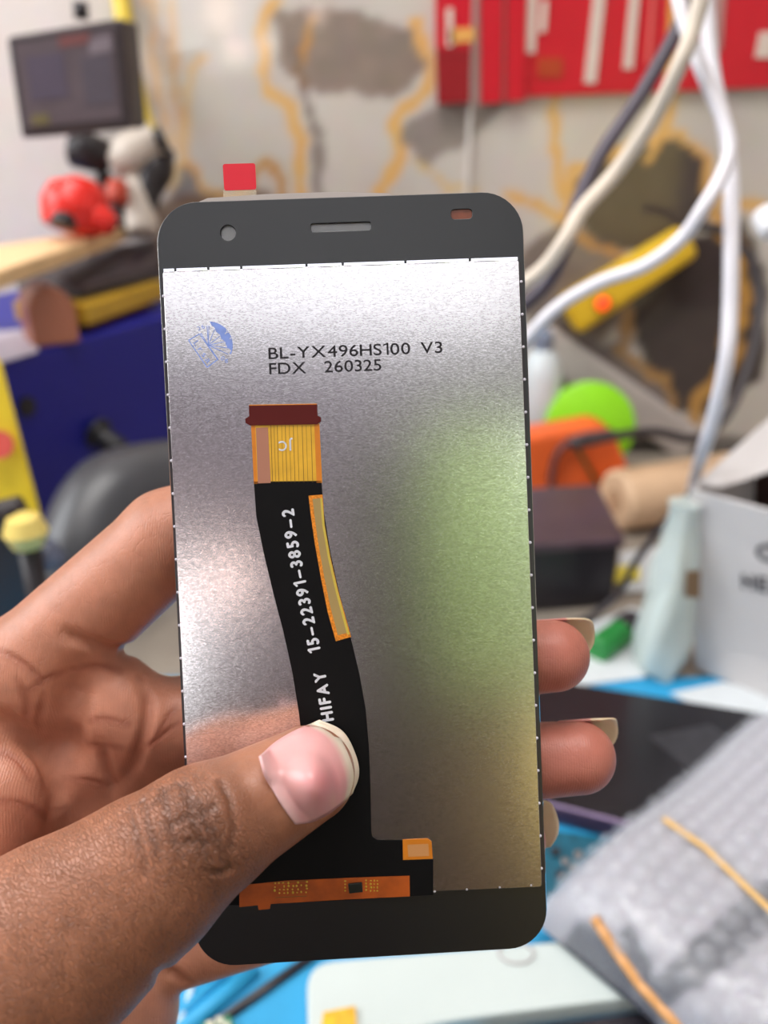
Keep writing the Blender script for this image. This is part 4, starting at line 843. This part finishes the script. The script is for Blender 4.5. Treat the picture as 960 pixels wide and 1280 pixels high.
# tan roll, orange pouch, lime lid, pale bottle
a, b = at_z(768, 626, .028), at_z(900, 604, .028); t = T('paper_roll', 'roll of tan paper lying behind the black storage box', 'roll', (a+b)/2-[0, 0, .028])
t.lathe('paper', [(.010, .004), (.011, 0), (.024, 0), (.028, .004), (.028, .13), (.024, .134), (0, .134)], mat('tan_paper', (224, 188, 152), .6, var=.04, scale=30), a, b); t.lathe('core', [(.006, -.0005), (.0105, -.0005), (.0105, .02)], mat('card_core', (190, 150, 116), .7), a, b)
def face(pts, Y): return [at_y(x, y, Y) for x, y in pts]
f = face([(600, 668), (806, 655), (792, 600), (768, 540), (748, 530), (600, 556)], .745); t = T('pouch', 'bright orange zip pouch standing between black box and lime green lid', 'pouch', [f[0][0]*.4+f[1][0]*.6, .765, BZ])
zz = min(p[2] for p in f)
f = [np.array([p[0], p[1], BZ+.0005]) if i < 2 else p for i, p in enumerate(f)]
t.hexa('body', f, [p+[0, .045, -.004 if i > 1 else 0] for i, p in enumerate(f)], mat('orange_nylon', (238, 104, 44), .5, var=.07, scale=60), .006)
t.tube('zip', face([(714, 546), (728, 572), (748, 606)], .742), .0022, mat('dark_zip', (120, 84, 34), .5))
t.tube('strap', face([(688, 640), (690, 590), (700, 562), (726, 546), (766, 540)], .739), .0032, mat('dull_strap', (92, 60, 62), .5))
t = T('round_lid', 'lime green round plastic lid standing behind the orange pouch', 'lid', [at_y(742, 535, .81)[0], .82, BZ])
c = at_y(738, 540, .81); t.lathe('rim', [(.030, .0), (.042, 0), (.046, .003), (.046, .018), (.043, .020)], mat('lime_plastic', (146, 226, 24), .4), c+[0, .02, 0], c-[0, .1, -.03]); t.lathe('disc', [(0, .012), (.025, .014), (.044, .011)], mat('lime_plastic', (146, 226, 24), .4), c+[0, .02, 0], c-[0, .1, -.03])
t.tube('foot', [c+[0, .03, -.02], [c[0], .83, BZ+.006]], .006, mat('lime_plastic', (146, 226, 24), .4), n=2)
c = at_y(672, 520, .84); t = T('bottle', 'pale bluish white squeeze bottle by the lime green lid', 'bottle', [c[0], .84, BZ]); lathe('body', [(0, 0), (.020, 0), (.022, .004), (.022, .10), (.016, .122), (.010, .13), (0, .13)], mat('pale_bottle', (212, 222, 226), .4), t.e); lathe('cap', [(.010, .13), (.010, .145), (.004, .15), (.003, .165), (0, .166)], mat('grey_blue_cap', (120, 130, 150), .4), t.e)
# sheets of paper
for lab, pts, h in (('white sheet of paper under the green bottle', [(650, 866), (690, 800), (790, 758), (850, 780), (806, 846)], .0048), ('white sheet of paper sticking out under the carton beside the blue mat', [(838, 866), (905, 852), (1020, 884), (1010, 918), (890, 892)], .0048), ('crumpled white paper behind the plastic bag by the black box', [(772, 740), (775, 690), (840, 680), (850, 735)], .0026)):
    q = bz(pts, h); t = T('paper_sheet', lab, 'paper', q[0]); t.slab('sheet', q, .0008, m_paper)
q = bz([(768, 728), (772, 708), (798, 704), (800, 722)], .006); t = T('sticky_note', 'yellow paper slip on the white paper by the black box', 'paper', q[0]); t.slab('slip', q, .001, mat('yellow_slip', (232, 214, 70), .5))
# ----- cables
m_wc = mat('white_cable', (226, 222, 228), .4, var=.02); m_cc = mat('cream_cable', (214, 200, 184), .45, var=.03); m_gc = mat('charcoal_cable', (74, 66, 78), .4, var=.05)
def cable(name, label, pts, r, m, cat='cable', group=None):
    w = [at_d(*p) for p in pts]
    if pts[0][1] < -30:                                          # comes down from the ceiling
        u = (w[0]-w[1])/np.linalg.norm(w[0]-w[1]); w = [np.array([w[0][0]+u[0]*.25, w[0][1]+u[1]*.1, 2.79]), w[0]+u*.35*abs(u[2])+[0, 0, .12], w[0]+u*.12]+w
        if np.ndim(r): r = [r[0]]*3+list(r)
    t = T(name, label, cat, w[-1], group); t.tube('sheath', w, r, m); return t
cable('cable', 'charcoal cable hanging in front of the red sign, bending left', [(905, -90, .48), (862, -10, .47), (845, 40, .46), (800, 120, .46), (750, 195, .46), (722, 255, .46), (706, 310, .46), (685, 352, .47), (650, 385, .48), (600, 420, .50), (560, 520, .6), (540, 700, .65)], .0041, m_gc)
cable('cable', 'cream cable hanging diagonally beside the charcoal cable', [(892, -90, .39), (880, -20, .39), (868, 30, .395), (850, 80, .40), (815, 150, .42), (770, 215, .44), (728, 262, .44), (706, 300, .44), (680, 335, .45), (645, 362, .46), (590, 410, .48), (540, 520, .58), (520, 700, .64)], .0041, m_cc)
cable('cable', 'long white cable hanging straight down in front of the carton', [(880, -90, .43), (883, 0, .43), (887, 60, .43), (894, 110, .43), (906, 160, .43), (914, 220, .425), (914, 300, .42), (913, 380, .425), (908, 450, .43), (893, 520, .45), (880, 560, .48), (868, 600, .59), (860, 640, .66), (855, 670, .71)], .0040, m_wc)
cable('cable', 'white cable curving left over the yellow power strip', [(836, -80, .41), (851, 10, .41), (866, 58, .41), (886, 108, .41), (906, 155, .41), (912, 188, .41), (902, 220, .41), (880, 258, .41), (852, 298, .42), (806, 332, .43), (752, 352, .44), (705, 378, .45), (672, 408, .46), (640, 450, .48), (600, 520, .55), (580, 700, .64)], .0036, m_wc)
cable('cable', 'black thin cable looping beside the yellow power strip', [(868, 282, .78), (905, 290, .78), (938, 325, .78), (950, 380, .78), (938, 450, .77), (908, 520, .76), (868, 548, .75), (820, 540, .74), (770, 545, .72), (716, 556, .70)], .0042, mat('black_cable', (54, 48, 52), .45))
cable('cable', 'thin black wire running from the carton corner past the black box', [(868, 612, .56), (830, 655, .58), (796, 700, .60), (770, 745, .62), (730, 775, .625), (690, 786, .625), (640, 790, .63)], .0026, mat('black_cable', (54, 48, 52), .45))
# yellow power strip, trunking, sign, hook
def wallbar(a, b, wdt, y0, y1, nm, m, t, bev=.003, k=1.):
    a, b = at_y(*a, y0), at_y(*b, y0); d = (b-a)/np.linalg.norm(b-a); n = np.array([-d[2], 0, d[0]])*wdt/2; n2 = n*k
    q = [a-n, b-n2, b+n2, a+n]; return t.hexa(nm, q, [p+[0, y1-y0, 0] for p in q], m, bev)
c = at_y(790, 345, .885); t = T('power_strip', 'yellow power strip with a glowing red light fixed on the wall', 'power strip', c)
wallbar((712, 400), (868, 302), .043, .872, .9025, 'body', mat('yellow_plastic', (226, 184, 42), .4, var=.05), t, .008, .8)
g = at_y(754, 380, .868); t.lathe('switch_light', [(.0078, 0), (.0074, .003), (.005, .005), (0, .006)], mat('red_glow', (255, 70, 30), .4, emit=1.2), g+[0, .005, 0], g-[0, .1, 0]); t.lathe('switch_ring', [(.0080, 0), (.0100, 0), (.0100, .003), (.0080, .003)], mat('dark_yellow', (190, 150, 30), .4), g+[0, .005, 0], g-[0, .1, 0])
c = at_y(770, 480, .89); t = T('cable_trunking', 'pale grey plastic trunking running down the wall behind the lime green lid', 'trunking', c)
wallbar((676, 428), (868, 560), .040, .885, .9025, 'channel', mat('grey_trunking', (188, 178, 175), .4, var=.05), t, .005)
c = at_y(750, 60, .9); t = T('sign', 'red sign of tall block letters along the top of the wall', 'sign', c)
m_red = mat('red_acrylic', (196, 4, 36), .35, var=.05, scale=14); m_dred = mat('deep_red_acrylic', (142, 6, 22), .4, var=.06); m_cr = mat('cream_letter', (214, 196, 184), .4, var=.05); m_or = mat('ochre_letter', (222, 160, 84), .4)
def plate(nm, pts, y, th, m, par=None): q = [at_y(a, b, y) for a, b in pts]; return t.hexa(nm, q, [p+[0, th, 0] for p in q], m, .0, par)
plate('red_letter', [(544, -60), (592, -60), (589, 62), (545, 60)], .893, .0095, m_red); plate('red_letter', [(545, 60), (589, 62), (588, 128), (547, 130)], .892, .0105, m_dred)
plate('notch', [(562, 36), (594, 34), (593, 52), (562, 54)], .8915, .001, m_or); plate('notch', [(558, 10), (566, 10), (566, 58), (558, 58)], .8915, .001, m_cr)
plate('red_letter', [(600, -60), (630, -60), (628, 128), (601, 130)], .893, .0095, m_red); plate('red_letter', [(634, -60), (660, -60), (656, 126), (633, 127)], .892, .0105, m_red)
plate('red_board', [(656, -60), (1400, -60), (1400, 92), (658, 121)], .896, .0065, m_red)
for x0, x1, y0, y1, s, m in ((660, 672, -60, 66, 3, m_cr), (676, 684, 0, 40, 2, m_cr), (672, 703, 72, 96, 0, mat('rust_letter', (176, 60, 26), .4)), (742, 757, -60, 104, 12, m_cr), (788, 800, -60, 86, 9, m_cr), (815, 819, -60, 80, 7, mat('pink_letter', (226, 110, 104), .4)), (836, 848, -60, 118, 6, m_or), (893, 908, -60, 62, 6, mat('grey_letter', (176, 128, 124), .4)), (948, 985, 40, 72, 4, m_cr)):
    plate('letter_stroke', [(x0+s*.5, y0), (x1+s*.5, y0), (x1-s, y1), (x0-s, y1)], .8945, .0018, m)
c = at_d(968, 292, .50); t = T('clip', 'small white plastic clip at the edge behind the hanging cables', 'clip', c); t.lathe('body', [(0, 0), (.006, .001), (.0085, .006), (.0085, .018), (.005, .022), (0, .022)], m_white_p, c, c+[0, .02, .01]); t.tube('wire', [c+[0, .01, .01], c+[.02, .02, .12], c+[.03, .03, .4], c+[.03, .05, 1.2]], .0016, m_wc)
# ----- left side: blue machine and what stands on it
def along(pl, pr, h, depth, dv=None):
    """front edge through two picture points at height h, footprint going back"""
    a, b = at_z(*pl, h), at_z(*pr, h); d = (b-a)/np.linalg.norm(b-a); n = np.array([-d[1], d[0], 0]); return a, b, n*depth
a, b, n = along((4, 452), (205, 394), .18, .22); b = a+(b-a)*1.55; a = a-(b-a)*.04
t = T('blue_machine', 'blue metal machine with a black knob on its long front', 'machine', (a+b)/2*[1, 1, 0]+n/2+[0, 0, BZ])
m_navy = mat('navy_enamel', (18, 24, 132), .5, var=.05, scale=10); q = [a, b, b+n, a+n]
t.hexa('housing', [p*[1, 1, 0]+[0, 0, BZ+.0005] for p in q], q, m_navy, .003)
fd = (b-a)/np.linalg.norm(b-a); fn = np.array([fd[1], -fd[0], 0])
def on_blue(px, py): d = ray(px, py); return CAM+d*(((a-CAM)@fn)/(d@fn))
k = on_blue(120, 540); t.lathe('knob', [(.014, 0), (.014, .004), (.0095, .006), (.0095, .026), (.008, .029), (0, .029)], m_black, k, k+fn*.1-[0, .0, .05]); k = on_blue(32, 508); t.lathe('socket', [(.006, 0), (.008, .001), (.0075, .003), (0, .0032)], m_black, k, k+fn*.1)
# things on top of it
def stacked(name, label, cat, pl, pr, ztop, h, depth, m, bev=.002, sx=0., ex_=0.):
    a, b, n = along(pl, pr, ztop, depth); d = b-a; a = a-d*sx; b = b+d*ex_; t = T(name, label, cat, (a+b)/2+n/2-[0, 0, h]); q = [a, b, b+n, a+n]; t.slab('body', q, h-.0004, m, bev); return t, a, b, n
stacked('box', 'flat dark red slab painting the shadow under the yellow box on the blue machine', 'box', (112, 404), (190, 376), .1868, .006, .06, mat('dark_red_shade', (104, 40, 36), .5))  # dark slab paints the shadow under the yellow box
t, a_, b_, n_ = stacked('box', 'flat yellow box carrying the dark laptop', 'box', (106, 382), (206, 350), .2042, .017, .07, mat('ochre_box', (192, 152, 44), .5))
a, b = at_z(104, 356, .2165), at_z(202, 331, .2165); c_, d_ = at_z(150, 321, .2165), at_z(62, 336, .2165); e_ = at_z(20, 352, .2165)
b2 = b; c2_ = c_
t = T('laptop', 'closed dark laptop lying on the yellow box', 'laptop', (a+c_)/2-[0, 0, .012]); t.slab('base', [p-[0, 0, .0065] for p in (e_, a, b2, c2_, d_)], .0052, m_dark, .0015); t.slab('lid', [e_, a, b2, at_y(196, 297, .856), at_y(62, 322, .76)], .006, mat('laptop_lid', (66, 56, 62), .28, var=.08), .0015)
a = at_z(72, 432, .18); dd = np.array([-.62, 1, 0])/np.linalg.norm([-.62, 1, 0]); sd_ = np.array([dd[1], -dd[0], 0])
t = T('copper_block', 'copper coloured round-topped block on the blue machine', 'block', a+dd*.02)
arcp = [(-.0175, 0), (.0175, 0), (.0175, .026)]+[(.0175*math.cos(x), .026+.0175*math.sin(x)) for x in np.linspace(.2, math.pi-.2, 9)]+[(-.0175, .026)]
q = [a+sd_*x+np.array([0, 0, z+.0006]) for x, z in arcp]; t.hexa('body', q, [p+dd*.04 for p in q], mat('copper_body', (176, 110, 84), .4, .2, var=.08), .0015)
q = [a-sd_*.03+np.array([0, 0, .0006]), a-sd_*.022+np.array([0, 0, .0006])]; t2 = T('paper_sheet', 'lilac white sheet of paper lying on the blue machine beside the copper block', 'paper', at_z(20, 432, .1802)); t2.slab('sheet', bz([(-60, 466), (10, 450), (48, 438), (40, 410), (-60, 420)], .1815), .0009, mat('lilac_paper', (206, 198, 214), .6))
# rack board behind the machine carrying microscope and red lamp
zb = .250; q = bz([(-80, 362), (0, 338), (142, 290), (162, 281), (20, 303), (-80, 318)], zb); t = T('rack', 'pale wooden rack board on short posts behind the laptop', 'rack', np.mean(q, 0)*[1, 1, 0]+[0, 0, BZ]); t.slab('board', q, .012, mat('pale_wood', (228, 190, 140), .5, var=.1, scale=25), .0015)
for p in (q[1]+[-.06, .03, 0], q[4]+[-.06, .0, 0], q[5]+[-.0, -.01, 0]): t.tube('post', [p-[0, 0, .012], p*[1, 1, 0]+[0, 0, BZ+.1805]], .006, m_steel, n=2)
mz = BZ+zb
bs = at_z(165, 283, zb); t = T('microscope', 'white and black bench microscope under the monitor', 'microscope', bs)
Dm = float((bs-CAM)@FWD); w_ = lambda x, y, k=0.: at_d(x, y, Dm+k)
m_mw = mat('microscope_white', (204, 192, 180), .4, var=.03); m_mk = mat('microscope_black', (38, 32, 36), .4)
t.tube('column', [w_(178, 292), w_(172, 250), w_(164, 214), w_(150, 196)], [.016, .015, .013, .012], m_mw); t.tube('head', [w_(140, 206, -.01), w_(165, 192, -.01), w_(196, 172, -.01)], [.014, .019, .017], m_mw)
t.tube('eyepiece', [w_(92, 186, -.02), w_(112, 190, -.02), w_(134, 196, -.01)], [.016, .017, .014], m_mk); t.tube('focus_knob', [w_(196, 176, -.02), w_(206, 172, -.02)], [.010, .011], m_mk, n=2); t.tube('rail', [w_(200, 186), w_(194, 214), w_(186, 240), w_(184, 270)], [.014, .017, .012, .008], m_mk)
t.tube('grey_tube', [w_(120, 214, .02), w_(118, 250, .02)], .009, mat('microscope_grey', (176, 172, 170), .4), n=2); t.tube('lens', [w_(131, 218), w_(131, 262)], .007, m_mk, n=2); t.tube('red_dial', [w_(146, 228, -.02), w_(147, 252, -.02)], [.009, .010], mat('orange_red', (214, 84, 62), .4), n=3); t.tube('foot', [w_(152, 262), w_(154, 292)], .012, m_mk, n=2)
bs = at_z(92, 300, zb); t = T('desk_lamp_shade', 'glossy red rounded lamp shade with black foot on the pale rack board', 'lamp', bs); Dm = float((bs-CAM)@FWD)
t.tube('shade', [w_(102, 226), w_(100, 240), w_(92, 262), w_(86, 286)], [.012, .024, .027, .022], mat('red_enamel', (226, 44, 36), .25)); t.tube('arm', [w_(104, 268), w_(128, 276), w_(140, 284)], [.018, .013, .008], mat('red_enamel', (226, 44, 36), .25)); t.tube('foot', [w_(80, 268, -.026), w_(79, 282, -.026)], [.008, .011], m_mk, n=2)
bs = at_z(134, 290, zb); t = T('cream_knob', 'small glossy cream ball on the end of the pale rack board', 'knob', bs-[0, 0, .0]); t.lathe('ball', [(0, 0), (.008, .002), (.0115, .009), (.008, .017), (0, .019)], mat('cream_ball', (238, 198, 170), .2), bs, bs+[0, 0, .1])
# monitor on its pole
Y0 = .74; q = [at_y(*p, Y0) for p in ((26, 173), (165, 160), (152, 22), (7, 46))]; t = T('monitor', 'small dark monitor tilted on an arm at the upper left', 'monitor', np.mean(q, 0)*[1, 1, 0]+[0, .03, mz])
m_bez = mat('bezel_plastic', (52, 42, 46), .4); t.hexa('casing', q, [p+[.004, .034, 0] for p in q], m_bez, .003)
def inn(f0, f1, g0, g1, lift=.0012):
    a, b, c, d = q; f = lambda u, v: (a*(1-u)+b*u)*(1-v)+(d*(1-u)+c*u)*v; return [f(u, v)-[0, lift, 0] for u, v in ((f0, g0), (f1, g0), (f1, g1), (f0, g1))]
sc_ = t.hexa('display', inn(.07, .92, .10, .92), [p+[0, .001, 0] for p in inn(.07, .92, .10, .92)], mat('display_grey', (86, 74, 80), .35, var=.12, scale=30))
for r_, c_ in (((.15, .48, .35, .78), (78, 68, 84)), ((.45, .72, .82, .92), (112, 66, 66)), ((.62, .88, .25, .70), (76, 68, 78)), ((.70, .9, .72, .86), (116, 104, 112)), ((.13, .28, .12, .22), (104, 94, 60))):  # flat blotches paint reflections on the dim display, laid out like an interface
    p_ = inn(*r_, .0018); t.hexa('display_blotch', p_, [p+[0, .0005, 0] for p in p_], mat('area_%d_%d' % c_[:2], c_, .4), 0, sc_)
m0 = np.mean(q, 0); t.tube('arm', [[m0[0]-.02, Y0+.034, m0[2]-.01], [m0[0]-.02, Y0+.08, m0[2]-.005], [m0[0]-.01, WY-.001, m0[2]+.01]], .009, m_mk); t.tube('bracket', [at_y(102, 24, Y0+.02), at_y(100, 2, Y0+.02)], .006, m_mk, n=2)
cable('cable', 'yellow cable hanging down behind the monitor', [(144, -60, .765), (154, 20, .77), (166, 90, .775), (177, 140, .78), (186, 168, .785), (190, 182, .80)], .0085, mat('yellow_cable', (214, 186, 60), .4))
# near left: yellow case, black grip, paper, driver
f = [at_d(*p) for p in ((-70, 665, .49), (58, 660, .49), (2, 446, .465), (-90, 430, .465))]; t = T('tool_case', 'yellow tool case at the left edge in front of the blue machine', 'case', [f[0][0], f[0][1]+.02, BZ])
t.hexa('base', [p*[1, 1, 0]+[0, 0, BZ+.0005] for p in (f[0]+[.004, .004, 0], f[1]+[-.012, .004, 0], f[1]+[-.02, .02, 0], f[0]+[.0, .02, 0])], [p-[0, 0, .0005] for p in (f[0]+[.004, .004, 0], f[1]+[-.012, .004, 0], f[1]+[-.02, .02, 0], f[0]+[.0, .02, 0])], m_dark, .002)
t.hexa('body', f, [p+[-.008, .010, 0] for p in f], mat('yellow_case', (222, 190, 44), .35, var=.06, scale=20), .004)
o = at_d(0, 556, .472); t.lathe('red_mark', [(0, 0), (.008, 0), (.008, .001), (0, .001)], mat('red_mark', (190, 70, 60), .4), o, o-FWD*.1, seg=18)
r_ = at_d(10, 642, .50); cable('screwdriver', 'dark screwdriver handle lying across the yellow case', [(-40, 655, .455), (-5, 645, .455), (28, 632, .455)], [.008, .0085, .006], mat('dark_handle', (48, 42, 44), .4), 'screwdriver')
w5 = [(40, 700, .60), (60, 690, .60), (100, 640, .60), (150, 605, .62), (215, 585, .64), (300, 575, .66)]; t = T('heat_gun', 'rounded charcoal heat gun body behind the index finger', 'heat gun', at_z(130, 720)); 
t.tube('body', [at_d(82, 760, .58), at_d(105, 690, .59), at_d(140, 625, .61), at_d(215, 600, .64), at_d(310, 590, .67)], [.026, .032, .034, .031, .026], mat('charcoal_plastic', (64, 64, 68), .38, var=.06), seg=24); t.tube('nozzle', [at_d(62, 705, .53), at_d(52, 682, .525)], [.012, .009], mat('blue_grey', (96, 102, 122), .35), n=3)
o = at_d(32, 664, .455); t = T('yellow_ball_knob', 'pale yellow knob beside the yellow tool case', 'knob', [o[0], o[1], BZ]); t.lathe('ball', [(0, -.012), (.0085, -.0085), (.012, 0), (.0085, .0085), (0, .012)], mat('pale_yellow', (226, 200, 110), .3), o, o+[0, 0, .1]); t.tube('stem', [o-[0, 0, .011], [o[0], o[1], BZ+.0005]], .006, m_mk, n=2)
q = bz([(-60, 790), (24, 726), (34, 742), (-10, 810), (-60, 840)], .03); t = T('white_card', 'white card propped behind the index finger at the left edge', 'card', np.mean(q, 0)*[1, 1, 0]+[0, 0, BZ]); t.slab('card', q, .0012, m_paper); t.slab('pad', [p-[0, 0, .0014] for p in q], .027, m_dark)
